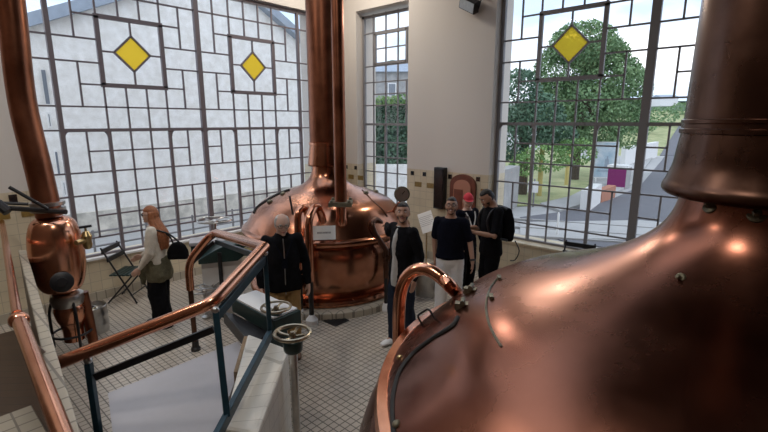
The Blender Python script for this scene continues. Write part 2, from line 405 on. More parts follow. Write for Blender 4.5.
# narrow window between the two
w2 = Win('window_2', lambda s, z, d: Vector((XR+d, -s, z)), lambda z: z, M['greyiron'])
c2 = [-7.19, -6.90, -6.55, -6.22, -5.99, -5.80]
for c_ in (c2[1], c2[2], c2[3]): w2.V(c_, .68, 4.9)
for z in (4.53, 3.86, 3.53, 3.05, 2.27, 1.95, 1.62, 1.29, .96): w2.Hh(z, c2[0], c2[5])
w2.V(c2[4], 2.62, 3.53); w2.Hh(3.28, c2[1], c2[4]); w2.V(c2[4], 3.86, 4.53, w=.045, d=.05, thick=True); w2.V(c2[1]+.05, 3.86, 4.53, w=.045, d=.05, thick=True)
w2.Hh(4.5, c2[1]+.05, c2[4], w=.05, d=.05, thick=True); w2.Hh(3.90, c2[1]+.05, c2[4], w=.05, d=.05, thick=True); w2.Hh(4.2, c2[1], c2[4])
w2.Hh(2.65, c2[0], c2[5], w=.045, d=.05, thick=True)
w2.V(c2[2], .68, 2.65, w=.04, d=.05, thick=True)
w2.frame(-7.20, -5.78); w2.finish(-7.20, -5.78)

# ------------------------------------------------------------------ kettles
def prof_r(prof, z):
    for (r0, z0), (r1, z1) in zip(prof, prof[1:]):
        if z0 <= z <= z1 and z1 > z0: return r0+(r1-r0)*(z-z0)/(z1-z0)
    return None
def on_rev(x, y, prof, c, zmin, zmax):
    """first hit of the sight line with a surface of revolution"""
    d = ray(x, y); best = None; prev = None
    n = 3000
    for i in range(1, n):
        P = EYE + d*(i*.02/FPX*.5)
        if not (zmin <= P.z <= zmax): prev = None; continue
        r = prof_r(prof, P.z)
        if r is None: continue
        g = math.hypot(P.x-c[0], P.y-c[1])-r
        if prev is not None and prev > 0 >= g: return P
        prev = g
    return None
def smooth_prof(pr, k=5):
    q = catmull([(a, 0, b) for a, b in pr], k); return [(p.x, p.z) for p in q]

# --- big kettle in front
CN = (2.95, .07)
near_dome = smooth_prof([(1.90, 1.21), (1.81, 1.30), (1.71, 1.40), (1.61, 1.50), (1.485, 1.60), (1.29, 1.70), (1.01, 1.80), (.77, 1.90), (.588, 2.0), (.465, 2.1), (.395, 2.2), (.365, 2.3), (.36, 2.38)])
K = thing('brew_kettle', 'large brown copper kettle filling the right foreground', 'kettle', (*CN, 0), 'copper brew kettles')
c0 = (*CN, 0)
MB().lathe([(2.12, 0), (2.12, .12), (2.06, .14)], c0, 96).build('plinth', M['steptile'], K)
MB().lathe(smooth_prof([(1.80, .13), (1.98, .25), (2.08, .5), (2.105, .7), (2.06, .9), (1.99, 1.08), (1.93, 1.15)]), c0, 96).build('body', M['kettle'], K)
MB().lathe([(1.90, 1.14), (1.955, 1.14), (1.97, 1.17), (1.955, 1.205), (1.90, 1.215), (1.88, 1.20)], c0, 128).build('rim', M['copper'], K)
MB().lathe(near_dome, c0, 128, cap=False).build('dome', M['kettle'], K)
MB().lathe(smooth_prof([(.375, 2.335), (.418, 2.325), (.45, 2.345), (.453, 2.375), (.438, 2.41), (.415, 2.48), (.405, 2.56), (.392, 2.66)], 6), c0, 96).build('neck_skirt', M['dkcopper'], K)
MB().lathe([(.392, 2.64), (.404, 2.645), (.404, 2.665), (.396, 2.67), (.396, 2.69), (.400, 2.695), (.400, 2.71), (.39, 2.715)], c0, 96).build('neck_band', M['dkcopper'], K)
MB().lathe([(.388, 2.70), (.380, 3.2), (.372, 4.2), (.372, ZC-.006)], c0, 96).build('flue_pipe', M['dkcopper'], K)
def dome_pts(px, prof=near_dome, c=CN, z0=1.2, z1=2.4, off=.004):
    out = []
    for x, y in px:
        P = on_rev(x, y, prof, c, z0, z1)
        if P is not None:
            n = Vector((P.x-c[0], P.y-c[1], .0)).normalized()+Vector((0, 0, .7)); out.append(P+n.normalized()*off)
    return out
# hatch seam, its gasket, hinges, strip and bolts
g = catmull(dome_pts([(458, 318), (454, 325), (446, 331), (433, 339), (416.5, 351.5), (406, 363), (399, 375), (394.5, 392), (393, 406), (394, 431), (397, 445)], off=.002), 5)
MB().tube(g, .016, 8, up=(0,0,1)).build('hatch_gasket', M['rubber'], K)
sp_ = dome_pts([(640, 306)], off=0)[0]; sr = math.hypot(sp_.x-CN[0], sp_.y-CN[1])
MB().tube([Vector((CN[0]+sr*math.cos(2*PI*k/96), CN[1]+sr*math.sin(2*PI*k/96), sp_.z)) for k in range(96)], .005, 6, True).build('dome_seam', M['kettle'], K)
for i, (x, y) in enumerate([(471, 291), (462.5, 306)]):
    P = dome_pts([(x, y)], off=0)
    if P:
        P = P[0]; q = Matrix.Rotation(math.atan2(P.y-CN[1], P.x-CN[0]), 3, 'Z')
        b = MB().box((-.035, -.026, -.02), (.045, .026, .022), q, P); b.tube([P+q@Vector((0,-.036,.032)), P+q@Vector((0,.036,.032))], .015, 8); b.box((-.06, -.014, -.03), (-.02, .014, .012), q, P)
        b.build('hinge_bracket', M['verdigris'], K)
s = catmull(dome_pts([(498, 279), (491.5, 287), (488, 296), (486.5, 308), (489, 322), (495, 336), (502, 347)], off=.004), 5)
if len(s) > 2: st = MB().tube(s, .007, 6).build('brass_strip', M['verdigris'], K)
for x, y in [(499, 279), (491, 298)]:
    P = dome_pts([(x, y)], off=.0)
    if P: MB().box((-.03, -.012, -.01), (.03, .012, .02), Matrix.Rotation(.6, 3, 'Z'), P[0]).build('strip_clip', M['verdigris'], K)
for x, y, r in [(681, 278, .02), (711, 207, .03), (757, 215, .034), (797, 214, .034)]:
    P = dome_pts([(x, y)], off=0)
    if P:
        P = P[0]; n = Vector((P.x-CN[0], P.y-CN[1], .25)).normalized()
        b = MB().lathe([(r*1.15, -.02), (r*1.15, .008), (r*.95, .012)], P, 20, axis=n); b.lathe([(r*.55, .0), (r*.55, .03), (r*.4, .036)], P, 6, axis=n)
        b.build('bolt', M['verdigris'], K)
# small bail handle on the hatch edge
P = dome_pts([(424, 325), (436, 318)], off=.0)
if len(P) == 2:
    a, b = P; up = Vector((a.x-CN[0], a.y-CN[1], 0)).normalized()*.05+Vector((0, 0, .06))
    MB().tube(fillet([a-Vector((0,0,.02)), a+up, b+up, b-Vector((0,0,.02))], .03), .007, 8).build('bail_handle', M['black'], K)
P = dome_pts([(400, 358)], off=0)
if P: MB().ball(P[0], .022).build('latch_knob', M['brass'], K)
P = dome_pts([(397, 425)], off=0)
if P: MB().ball(P[0], .026).build('latch_clip', M['verdigris'], K)

# --- far kettle
CF_ = at(325, 122, 7.25); CF = (CF_.x, CF_.y)
far_dome = smooth_prof([(1.30, 1.11), (1.25, 1.19), (1.19, 1.29), (1.105, 1.40), (.975, 1.50), (.71, 1.61), (.44, 1.70), (.31, 1.79), (.245, 1.90), (.225, 2.02), (.222, 2.06)])
K2 = thing('brew_kettle', 'bright copper kettle with white sign at the far corner', 'kettle', (*CF, 0), 'copper brew kettles')
c0 = (*CF, 0)
MB().lathe([(1.39, 0), (1.39, .09), (1.36, .11), (1.1, .11)], c0, 96).build('plinth', M['steptile'], K2)
MB().lathe([(1.10, .11), (1.25, .12), (1.27, .16), (1.25, .20), (1.20, .22), (1.1, .21)], c0, 96).build('base_ring', M['farkettle'], K2)
MB().lathe(smooth_prof([(1.14, .20), (1.20, .32), (1.265, .5), (1.285, .7), (1.28, .85), (1.25, .95), (1.22, 1.0)]), c0, 96).build('body', M['farkettle'], K2)
MB().lathe([(1.22, .99), (1.30, 1.0), (1.345, 1.03), (1.355, 1.06), (1.345, 1.09), (1.31, 1.115), (1.28, 1.12)], c0, 128).build('rim', M['farkettle'], K2)
MB().lathe(far_dome, c0, 128, cap=False).build('dome', M['farkettle'], K2)
MB().lathe(smooth_prof([(.23, 2.03), (.275, 2.02), (.29, 2.04), (.285, 2.08), (.27, 2.2), (.255, 2.32), (.25, 2.36)], 5), c0, 64).build('neck_skirt', M['farkettle'], K2)
MB().lathe([(.25, 2.34), (.262, 2.345), (.262, 2.385), (.25, 2.39)], c0, 64).build('neck_band', M['copper'], K2)
MB().lathe([(.248, 2.38), (.245, ZC-.006)], c0, 64).build('flue_pipe', M['pipe'], K2)
# hatch seams on the dome
def fd(px, off=.004): return dome_pts(px, far_dome, CF, 1.1, 2.06, off)
s = fd([(254, 213), (257, 208), (264, 202.5), (273, 197), (281, 193), (290, 190)], .006)
if len(s) > 2: MB().tube(catmull(s, 4), .02, 8).build('hatch_gasket', M['rubber'], K2)
s = fd([(362, 190), (369, 197), (376, 204), (383, 211), (387, 217)], .004)
if len(s) > 2: MB().tube(catmull(s, 4), .012, 8).build('hatch_seam', M['dkcopper'], K2)
for x, y in [(366, 193), (376, 192), (283, 194), (270, 202)]:
    P = fd([(x, y)], 0)
    if P: MB().ball(P[0], (.05, .035, .04)).build('hinge_bracket', M['verdigris'], K2)
# thermometer rod, sign, valve flange and feed pipe
P = fd([(293, 214)], 0)
if P: MB().tube([P[0]-Vector((0,0,.02)), P[0]+Vector((-.03,.02,.26))], .014, 8).build('thermometer_rod', M['black'], K2)
def face_plate(P, w, h, t, tilt, name, m_, parent, yawv=None, roll=0):
    n = Vector((-P.x, -P.y, 0)).normalized() if yawv is None else Vector(yawv).normalized(); sx = Vector((-n.y, n.x, 0)); up = Vector((0,0,1))*math.cos(tilt)-n*math.sin(tilt)
    sx, up = sx*math.cos(roll)+up*math.sin(roll), up*math.cos(roll)-sx*math.sin(roll)
    nn = sx.cross(up); q = Matrix((sx, up, nn)).transposed()
    return MB().box((-w/2, -h/2, -t/2), (w/2, h/2, t/2), q, P).build(name, m_, parent, False), q
P = fd([(324, 236)], 0) or [Vector((CF[0]-.9, CF[1]-.9, 1.2))]
P = P[0]; n_ = Vector((CF[0]-P.x, CF[1]-P.y, 0)).normalized()
SP = P-n_*.06+Vector((0,0,.06))
sg, q = face_plate(SP, .32, .19, .012, .35, 'sign_plate', M['paper'], K2)
tx = MB()
for a, b in ((-.085, -.02), (-.005, .025), (.038, .09)):
    x = a
    while x < b:
        tx.box((x, -.012, .006), (x+.009, .012, .0075), q, SP); x += .015
tx.build('printed_words', M['ink'], sg, False)
MB().tube([SP-n_*-.02-Vector((0,0,.07)), P+n_*.03-Vector((0,0,.06))], .012, 8).build('sign_bracket', M['black'], sg)
FP = fd([(341, 221)], 0); FP = FP[0] if FP else Vector((CF[0]-.5, CF[1]-.9, 1.3))
DV = FP.x*FW[0]+FP.y*FW[1]
T0 = at(341, 203, DV); bx = T0
MB().lathe([(.07, FP.z-.06), (.085, FP.z+.0), (.07, FP.z+.05), (.075, T0.z-.03)], (bx.x, bx.y, 0), 24).build('feed_nozzle', M['copper'], K2)
fl = MB().box((-.155, -.155, -.03), (.155, .155, .025), Matrix.Rotation(AZ, 3, 'Z'), bx)
for a, b in ((-.12,-.12),(.12,-.12),(-.12,.12),(.12,.12)): fl.lathe([(.022, .0), (.022, .05), (.012, .06)], bx+Matrix.Rotation(AZ,3,'Z')@Vector((a,b,0)), 8)
fl.build('pipe_flange', M['verdigris'], K2)
MB().lathe([(.082, bx.z+.02), (.082, 2.6), (.078, ZC-.006)], (bx.x, bx.y, 0), 24).build('feed_pipe', M['pipe'], K2)
# pressure dial on the right
G = at(402, 194, 6.75); n = Vector((-G.x, -G.y, .1)).normalized()
gb = MB().lathe([(.095, -.04), (.115, -.03), (.12, .02), (.105, .03)], G, 28, axis=n).build('dial_case', M['verdigris'], K2)
MB().lathe([(.10, .028), (.10, .034)], G, 28, axis=n).build('dial_face', M['steel'], gb)
nd = MB(); nd.tube([G+n*.037, G+n*.037+Vector((.03, -.03, .05))], .006, 6); nd.build('dial_needle', M['black'], gb)
GS = fd([(394, 212)], 0); GS = GS[0] if GS else Vector((CF[0]+.6, CF[1]-1, 1.25))
MB().tube(fillet([G-n*.03, G-n*.05-Vector((0,0,.10)), GS+Vector((0,0,.05)), GS-Vector((0,0,.05))], .05), .02, 8).build('dial_stem', M['copper'], K2)

# ------------------------------------------------------------------ copper grab rails
def grab_rail(name_label, foot, P_top, end, r, black_to, mname='copper', loc_group='copper grab rails'):
    o = thing('grab_rail', name_label, 'handrail', (foot[0], foot[1], 0), loc_group)
    f = Vector((foot[0], foot[1], 0))
    top = Vector(P_top); mid = Vector((f.x, f.y, top.z))
    pts = [f+Vector((0,0,black_to)), f+Vector((0,0,top.z-.16))]
    path = pts + [Vector(p) for p in catmull([f+Vector((0,0,top.z-.16)), f.lerp(end, .12)*1+Vector((0,0,0)), end], 2)][0:0]
    e = Vector(end); d = Vector((e.x-f.x, e.y-f.y, 0)); L = d.length; d.normalize()
    R1 = min(L*.5, .22); a0 = f+Vector((0,0,top.z-R1))
    arc = [a0] + [f+d*(R1-R1*math.cos(t))+Vector((0,0,top.z-R1+R1*math.sin(t))) for t in [PI/2*i/8 for i in range(1, 9)]]
    b0 = arc[-1]; rest = catmull([b0, b0+d*max(.02,(L-R1)*.35)-Vector((0,0,.015)), b0.lerp(e, .75)+Vector((0,0,.06)), e], 5)[1:]
    MB().tube([f+Vector((0,0,black_to))]+arc+rest, r, 16).build('rail_tube', M[mname], o)
    if black_to > .1: MB().tube([f+Vector((0,0,.1)), f+Vector((0,0,black_to+.02))], r*.62, 12).build('post', M['black'], o)
    MB().lathe([(r*1.5, 0), (r*1.5, .07), (r*.9, .11), (r*.6, .14)], f, 20).build('foot', M['white'], o)
    return o
grab_rail('copper grab rail beside the sign on the far kettle', on_z(312, 324), (0, 0, 1.58), fd([(323, 222)], -.03)[0] if fd([(323, 222)]) else Vector((CF[0]-.8, CF[1]-.6, 1.3)), .054, .62)
grab_rail('copper grab rail behind the old man, ending on the far kettle', on_z(301.5, 318), (0, 0, 1.56), fd([(309, 221)], -.03)[0] if fd([(309, 221)]) else Vector((CF[0]-.9, CF[1]-.5, 1.3)), .052, .62)
# curved handle at the right, held by the man
o = thing('grab_rail', 'dark bent copper rail under the outstretched hand, right of sign', 'handrail', on_z(386, 305), 'copper grab rails')
A_ = fd([(382, 222)], -.02); A_ = A_[0] if A_ else Vector((CF[0]+.4, CF[1]-1.1, 1.25))
DA = A_.x*FW[0]+A_.y*FW[1]
hp = [A_, at(376, 219.5, DA-.10), at(372.5, 223, DA-.18), at(374, 231, DA-.22), at(380, 241, DA-.24), at(386, 250, DA-.24)]
base = Vector((hp[-1].x, hp[-1].y, 0)); 
MB().tube(catmull(hp, 6)+[Vector((base.x, base.y, .5))], .038, 14).build('rail_tube', M['dkcopper'], o)
MB().tube([base+Vector((0,0,.1)), base+Vector((0,0,.52))], .028, 12).build('post', M['black'], o)
MB().lathe([(.065, 0), (.065, .07), (.04, .11)], base, 20).build('foot', M['white'], o)
# rail at the near kettle
E_ = dome_pts([(457, 293)], off=-.03); E_ = E_[0] if E_ else Vector((3.1, 1.9, 1.25))
o = thing('grab_rail', 'thick copper grab rail bending onto the big kettle in front', 'handrail', at(399, 300, 3.35)*1, 'copper grab rails')
f3 = at(399, 300, 3.35); f3 = Vector((f3.x, f3.y, 0)); o.location = f3
DN = 3.35
arcp = [at(398.5, 345, DN), at(399, 315, DN), at(400.5, 294, DN), at(405, 280, DN-.01), at(413, 271.5, DN-.03), at(423, 269, DN-.06), at(433, 272, DN-.10), at(443, 279.5, DN-.15), at(451, 287, DN-.2), E_]
arcp[0] = Vector((f3.x, f3.y, arcp[0].z)); arcp[1] = Vector((f3.x, f3.y, arcp[1].z))
MB().tube([f3+Vector((0,0,.12))]+catmull(arcp, 6), .05, 20).build('rail_tube', M['copper'], o)
MB().lathe([(.08, 0), (.08, .08), (.055, .13)], f3, 20).build('foot', M['white'], o)
n = (E_-arcp[-2]).normalized(); MB().lathe([(.062, -.05), (.066, -.02), (.062, .01)], E_, 20, axis=n).build('collar', M['dkcopper'], o)

# ------------------------------------------------------------------ left copper still on its pipe
DV = 4.95
def vz(y): return at(57, y, DV).z
vc = at(57, 252, DV); VX, VY = vc.x, vc.y
S = thing('copper_vessel', 'bulbous copper vessel on a black stand by the left window', 'vessel', (VX, VY, 0))
MB().lathe(smooth_prof([(.13, vz(217)), (.20, vz(221)), (.245, vz(231)), (.266, vz(245)), (.266, vz(262)), (.246, vz(276)), (.20, vz(287)), (.12, vz(292))], 6), (VX, VY, 0), 48).build('body', M['copper'], S)
MB().lathe([(.11, vz(292)), (.16, vz(294)), (.175, vz(298)), (.16, vz(303)), (.15, vz(305))], (VX+.03, VY-.02, 0), 40).build('clamp_ring', M['steel'], S)
MB().lathe(smooth_prof([(.14, vz(303)), (.165, vz(309)), (.15, vz(318)), (.11, vz(327)), (.105, vz(340))], 4), (VX+.04, VY-.02, 0), 32).build('lower_bulb', M['copper'], S)
top = at(15, 0, DV); pp = [Vector((VX-.02, VY, vz(216))), Vector((VX-.045, VY+.03, vz(170))), Vector((VX-.085, VY+.08, vz(100))), Vector((VX-.06, VY+.05, vz(0))), Vector((VX-.02, VY, ZC-.006))]
MB().tube(catmull(pp, 6), .128, 24).build('riser_pipe', M['pipe'], S)
cl = MB()
for y in (203, 209): cl.lathe([(.14, vz(y)-.02), (.165, vz(y)-.018), (.165, vz(y)+.018), (.14, vz(y)+.02)], (VX-.02, VY, 0), 32)
cl.build('pipe_collar', M['steel'], S)
fc = at(62, 282, DV-.22); nn = (Vector((0,0,H-.6))-fc).normalized()
pl = MB().lathe([(.10, -.06), (.112, -.03), (.112, .02), (.09, .035)], fc, 28, axis=nn); pl.lathe([(.06, .02), (.05, .05)], fc, 16, axis=nn); pl.build('port_cover', M['black'], S)
vb = at(87, 240, DV-.05); v = MB(); v.tube([vb-Vector((.12,.06,0)), vb], .03, 10); v.lathe([(.03,-.1),(.05,-.06),(.045,0),(.055,.05),(.03,.1)], vb, 14); v.tube([vb+Vector((0,0,.1)), vb+Vector((0,0,.15))], .012, 8); v.box((-.05,-.012,.14),(.05,.012,.165), None); 
v2 = MB(); v2.box(tuple(vb+Vector((-.06,-.012,.14))), tuple(vb+Vector((.06,.012,.165)))); 
v.v = v.v[:-8]; v.f = v.f[:-6]; v.build('brass_valve', M['brass'], S); v2.build('valve_lever', M['black'], S)
st = MB()
for k in range(3):
    a = 2*PI*k/3+.6; d = Vector((math.cos(a), math.sin(a), 0)); b0 = Vector((VX+.03, VY-.02, 0))
    MB().tube(fillet([b0+d*.15+Vector((0,0,vz(298))), b0+d*.20+Vector((0,0,.55)), b0+d*.20+Vector((0,0,.10)), b0+d*.27+Vector((0,0,.012))], .1), .016, 8).build('leg', M['black'], S)
MB().tube([Vector((VX+.03+.20*math.cos(2*PI*k/24), VY-.02+.20*math.sin(2*PI*k/24), .28)) for k in range(24)], .014, 8, True).build('stand_ring', M['black'], S)
dp = at(83, 292, DV+.1); MB().tube([dp, Vector((dp.x+.02, dp.y-.02, .35)), Vector((dp.x+.03, dp.y-.03, .01))], .055, 14).build('drain_pipe', M['pipe'], S)
# wall bracket and lever holding the pipe
br = MB(); a, b = at(-8, 207, DV-.15), at(66, 212, DV-.20); br.tube([a, b], .028, 8); br.tube([a+Vector((0,0,.05)), at(64, 206, DV+.2)], .018, 8)
br.tube([at(-3, 203, DV-.2), at(8, 212, DV-.2)], .05, 10)
br.build('support_bracket', M['black'], S)
MB().tube([at(9, 187, DV-.35), at(48, 209, DV-.2)], .018, 8).build('lever', M['black'], S)

# steel kegs
def keg(c, r, h, label):
    o = thing('steel_keg', label, 'keg', c, 'steel kegs')
    MB().lathe([(r*.96, 0), (r*.98, .02), (r*.96, .05), (r, .08), (r*1.03, h*.33), (r, h*.36), (r, h*.62), (r*1.03, h*.66), (r, h-.09), (r*.96, h-.05), (r*.99, h-.01), (r*.95, h), (r*.90, h-.015), (r*.88, h-.06), (.05, h-.07), (.04, h-.02)], c, 36).build('shell', M['steel'], o)
    MB().lathe([(.045, h-.07), (.045, h-.03), (.03, h-.02)], c, 16).build('fitting', M['brass'], o)
kc = on_z(93, 334); keg((kc.x+.05, kc.y+.08, 0), .17, .36, 'short steel keg on the floor beside the copper vessel')
kc = on_z(427, 294); keg((kc.x, kc.y, 0), .19, .47, 'steel keg on the floor between the two bearded men')

# ------------------------------------------------------------------ low wall and stair rail at the left edge
zt = 1.25
r1, r2, l1, l2 = on_z(84, 445, zt), on_z(26, 250, zt), on_z(64, 445, zt), on_z(18, 250, zt)
def ext(a, b, t): return b+(b-a)*t
r2b, l2b = r2, l2
r1b, l1b = ext(r2, r1, .06), ext(l2, l1, .06)
def low(v, z): return Vector((v.x, v.y, z))
PW = thing('low_wall', 'low brown tiled wall with pale top along left edge', 'wall', low(l1b, 0)); PW['kind'] = 'structure'
q = [l1b, r1b, r2b, l2b]
MB().hexa([low(v, 0) for v in q], [low(v, zt-.05) for v in q]).build('wall_body', M['browntile'], PW, False)
MB().hexa([low(v, zt-.05) for v in q], [low(v, zt) for v in q]).build('wall_cap', M['steptile'], PW, False, bevel=.008)
HR = thing('stair_rail', 'copper handrail in two lengths along the low wall at left', 'handrail', low(on_z(65, 432, 1.42), zt))
zr1 = 1.42
ra, rb, rc = on_z(67, 446, zr1), on_z(19, 320, zr1), on_z(2, 222, zr1)
MB().tube([ra, rb], [.038, .042], 18).build('lower_rail', M['copper'], HR)
MB().tube([on_z(17, 314, zr1+.02), rc], .030, 16).build('upper_rail', M['copper'], HR)
MB().ball(rb, (.06, .075, .055), 16, 12).build('elbow', M['copper'], HR)
for t in (.12, .85):
    p_ = ra.lerp(rb, t); w_ = l1.lerp(l2, (p_.y-l1.y)/(l2.y-l1.y)); w_ = Vector((w_.x+.02, p_.y, zt-.02))
    MB().tube([p_-Vector((0,0,.03)), w_], .012, 8).build('bracket', M['steel'], HR)
b0 = on_z(22, 408, .55); m = MB(); m.box((b0.x-.20, b0.y-.55, .42), (b0.x+.06, b0.y, .55)); tag(m.build('stone_step', M['steptile'], None, False, bevel=.01), 'pale stone step below the left handrail', 'step')

# ------------------------------------------------------------------ platform, tiled block and copper railing
P1 = at(264, 247, 3.6); KK = at(212, 303, 2.95); EN = at(53, 365, 2.8)
Y2 = 4.8; P2 = on_y(213, 232, Y2); P3 = on_y(184, 270, Y2); FT = on_z(196, 350); FT.z = 0; P3 = Vector((FT.x-.0, FT.y, P3.z)); 
R = thing('platform_railing', 'copper topped railing on blue green posts around the platform', 'railing', (FT.x, FT.y, 0))
MB().tube(fillet([EN, KK, P1], .07, 8)+fillet([P1, P2, P3, P3-Vector((0,0,.34))], .2, 8)[1:], .045, 18).build('top_rail', M['copper'], R)
MB().tube([P3-Vector((0,0,.30)), FT+Vector((0,0,.02))], .030, 14).build('end_post', M['dkcopper'], R)
MB().lathe([(.055, 0), (.055, .03), (.04, .05), (.04, .12)], FT, 18).build('post_foot', M['black'], R)
def flat(a, b, w, h, name, m_, off=(0,0,0)):
    a = Vector(a)+Vector(off); b = Vector(b)+Vector(off); t = (b-a).normalized(); s = t.cross(Vector((0,0,1)))
    if s.length < .05: s = Vector((FW[1], -FW[0], 0))
    s.normalize(); u = s.cross(t)
    c = [(-w, -h), (w, -h), (w, h), (-w, h)]
    return MB().hexa([a+s*i*.5+u*j*.5 for i, j in c], [b+s*i*.5+u*j*.5 for i, j in c]).build(name, m_, R, False, bevel=.004)
A1 = at(265, 259, 3.62); A2 = at(216, 317, 2.92); B1 = at(270, 334, 3.58); B2 = at(229, 413, 2.72); B3 = at(212, 446, 2.48)
flat(A1, A2, .03, .07, 'upper_beam', M['blue']); flat(B1, B2.lerp(B3, 1), .04, .08, 'lower_beam', M['blue'])
C1 = at(89, 367, 2.83); C2 = at(106, 434, 2.83); C2 = Vector((C1.x, C1.y, .0))
flat(A1+Vector((0,0,.07)), B1-Vector((0,0,.05)), .036, .036, 'post', M['blue']); flat(A2+Vector((0,0,.04)), B2+(B3-B2)*.12, .042, .042, 'post', M['blue']); flat(C1+Vector((0,0,.03)), C2, .042, .042, 'post', M['blue'])
flat(at(95, 377, 2.83), at(214, 329, 2.93), .03, .05, 'side_beam', M['black'])
flat(P1.lerp(P2, .06)-Vector((0,0,.10)), P2-Vector((-.03,0,.12)), .03, .05, 'end_beam', M['blue']); flat(P2-Vector((0,0,.12)), P3-Vector((0,0,.06)), .03, .04, 'side_beam', M['black'])
for p_ in (A1, A2, C1): MB().ball(p_+Vector((0,0,.05)), .028).build('rail_clip', M['steel'], R)

lq = [l1b+Vector((-1.6, 0, 0)), l1b+Vector((-.01, 0, 0)), l2b+Vector((-.01, -.3, 0)), l2b+Vector((-1.6, -.3, 0))]
lo = MB().hexa([low(v, 0) for v in lq], [low(v, .42) for v in lq]).build('landing', M['browntile'], None, False); lo['kind'] = 'structure'
T = [at(247, 325, 3.78), at(289, 347, 3.5), at(258, 436, 2.66), at(222, 436, 2.72)]
T[3].z = T[2].z = .66; T[0].z = T[1].z = .84
TB = thing('tiled_block', 'cream tiled sloping block under the blue green railing', 'parapet', (T[1].x, T[1].y, 0))
MB().hexa([low(v, 0) for v in T], T).build('tiled_body', M['blocktile'], TB, False, bevel=.025)
a, b = T[3], T[0]; nrm = Vector((-(b.y-a.y), b.x-a.x, 0)).normalized()
qd = [a.lerp(b, .55)+nrm*.002, b+nrm*.002]
MB().hexa([low(qd[0], .60), low(qd[1], .60), low(qd[1], .60)+nrm*.03, low(qd[0], .60)+nrm*.03], [low(qd[0], qd[0].z-.02), low(qd[1], qd[1].z-.03), low(qd[1], qd[1].z-.03)+nrm*.03, low(qd[0], qd[0].z-.02)+nrm*.03]).build('wooden_side', M['wood'], TB, False)
zs = .60
PL = [on_z(108, 393, zs), on_z(236, 342, zs)+Vector((-.03,0,0)), low(T[0], zs)+nrm*.05, low(T[3], zs)+nrm*.05, on_z(117, 470, zs)]
PL[1] = on_z(239, 341, zs)
PL = [PL[0], PL[1], PL[2], PL[3], PL[4]]
pt = MB().hexa([low(v, .53) for v in PL][::-1], PL[::-1])
o = thing('platform', 'lilac white platform slab inside the copper railing', 'platform', low(PL[0], 0))
pt.build('slab', M['enamel'], o, False)
ctr = sum((low(v, 0) for v in PL), Vector())/5
MB().hexa([ctr+(low(v, 0)-ctr)*.9 for v in PL][::-1], [low(ctr+(low(v, 0)-ctr)*.9, .53) for v in PL][::-1]).build('base', M['blocktile'], o, False)

# ------------------------------------------------------------------ consoles and hand wheels
def wheel(c, r, parent, name='hand_wheel', m_='brass', tube_r=.013, q=None, spokes=4):
    c = Vector(c); q = q or Matrix.Identity(3); w_ = MB()
    w_.tube([c+q@Vector((r*math.cos(2*PI*k/32), r*math.sin(2*PI*k/32), 0)) for k in range(32)], tube_r, 8, True, up=q@Vector((0,0,1)))
    for k in range(spokes):
        a = 2*PI*k/spokes+.4
        w_.tube(catmull([c+q@Vector((r*s*math.cos(a+.5*s*(1-s)*1.6), r*s*math.sin(a+.5*s*(1-s)*1.6), -.03*(1-s))) for s in (.08, .4, .7, 1)], 3), tube_r*.75, 6)
    w_.lathe([(r*.2, -.05), (r*.2, -.01), (r*.12, .012)], c, 16, axis=q@Vector((0,0,1)))
    return w_.build(name, M[m_], parent)
# pole-mounted wheel at the block
D3 = 3.3; wc = at(292.5, 333, D3)
o = thing('wheel_column', 'brass handwheel on a green cup and steel pole beside tiled block', 'valve', low(wc, 0), 'valve columns with handwheels')
wheel(wc, .138, o, m_='oldbrass', tube_r=.016)
MB().lathe(smooth_prof([(.03, wc.z-.17), (.07, wc.z-.15), (.078, wc.z-.09), (.072, wc.z-.055), (.03, wc.z-.04)], 4), low(wc, 0), 24).build('cup', M['green'], o)
MB().lathe([(.075, 0), (.075, .03), (.04, .05), (.032, .1), (.032, wc.z-.16)], low(wc, 0), 20).build('pole', M['steel'], o)
# middle console
QX = Matrix.Rotation(AZ-.0, 3, 'Z')
zc = .93
t4 = [on_z(231, 297, zc), on_z(255, 289, zc), on_z(301, 309, zc), on_z(274, 320, zc)]
CB = thing('valve_console', 'dark green console with white top in front of old man', 'console', low(sum(t4, Vector())/4, 0), 'valve consoles')
MB().hexa([low(v, zc-.16) for v in t4][::-1], [low(v, zc-.012) for v in t4][::-1]).build('housing', M['green'], CB, False, bevel=.008)
cc = sum(t4, Vector())/4
MB().hexa([low(cc+(v-cc)*.9, zc-.012) for v in t4][::-1], [low(cc+(v-cc)*.9, zc+.004) for v in t4][::-1]).build('enamel_top', M['white'], CB, False)
MB().hexa([low(cc+(v-cc)*.6, 0) for v in t4][::-1], [low(cc+(v-cc)*.6, zc-.16) for v in t4][::-1]).build('pedestal', M['green'], CB, False)
ap = [on_z(222, 296, zc), on_z(234, 299, zc), on_z(270, 316, zc), on_z(250, 326, zc)]
MB().hexa([low(v, zc-.30) for v in ap][::-1], [low(v, zc-.17+(.0 if i in (0, 3) else .0)) for i, v in enumerate(ap)][::-1]).build('front_apron', M['black'], CB, False)
wm = on_z(276, 307, zc+.07); wheel(wm, .135, CB, m_='oldbrass', tube_r=.013); MB().lathe([(.06, zc), (.05, zc+.03), (.02, zc+.05)], low(wm, 0), 16).build('wheel_boss', M['green'], CB)
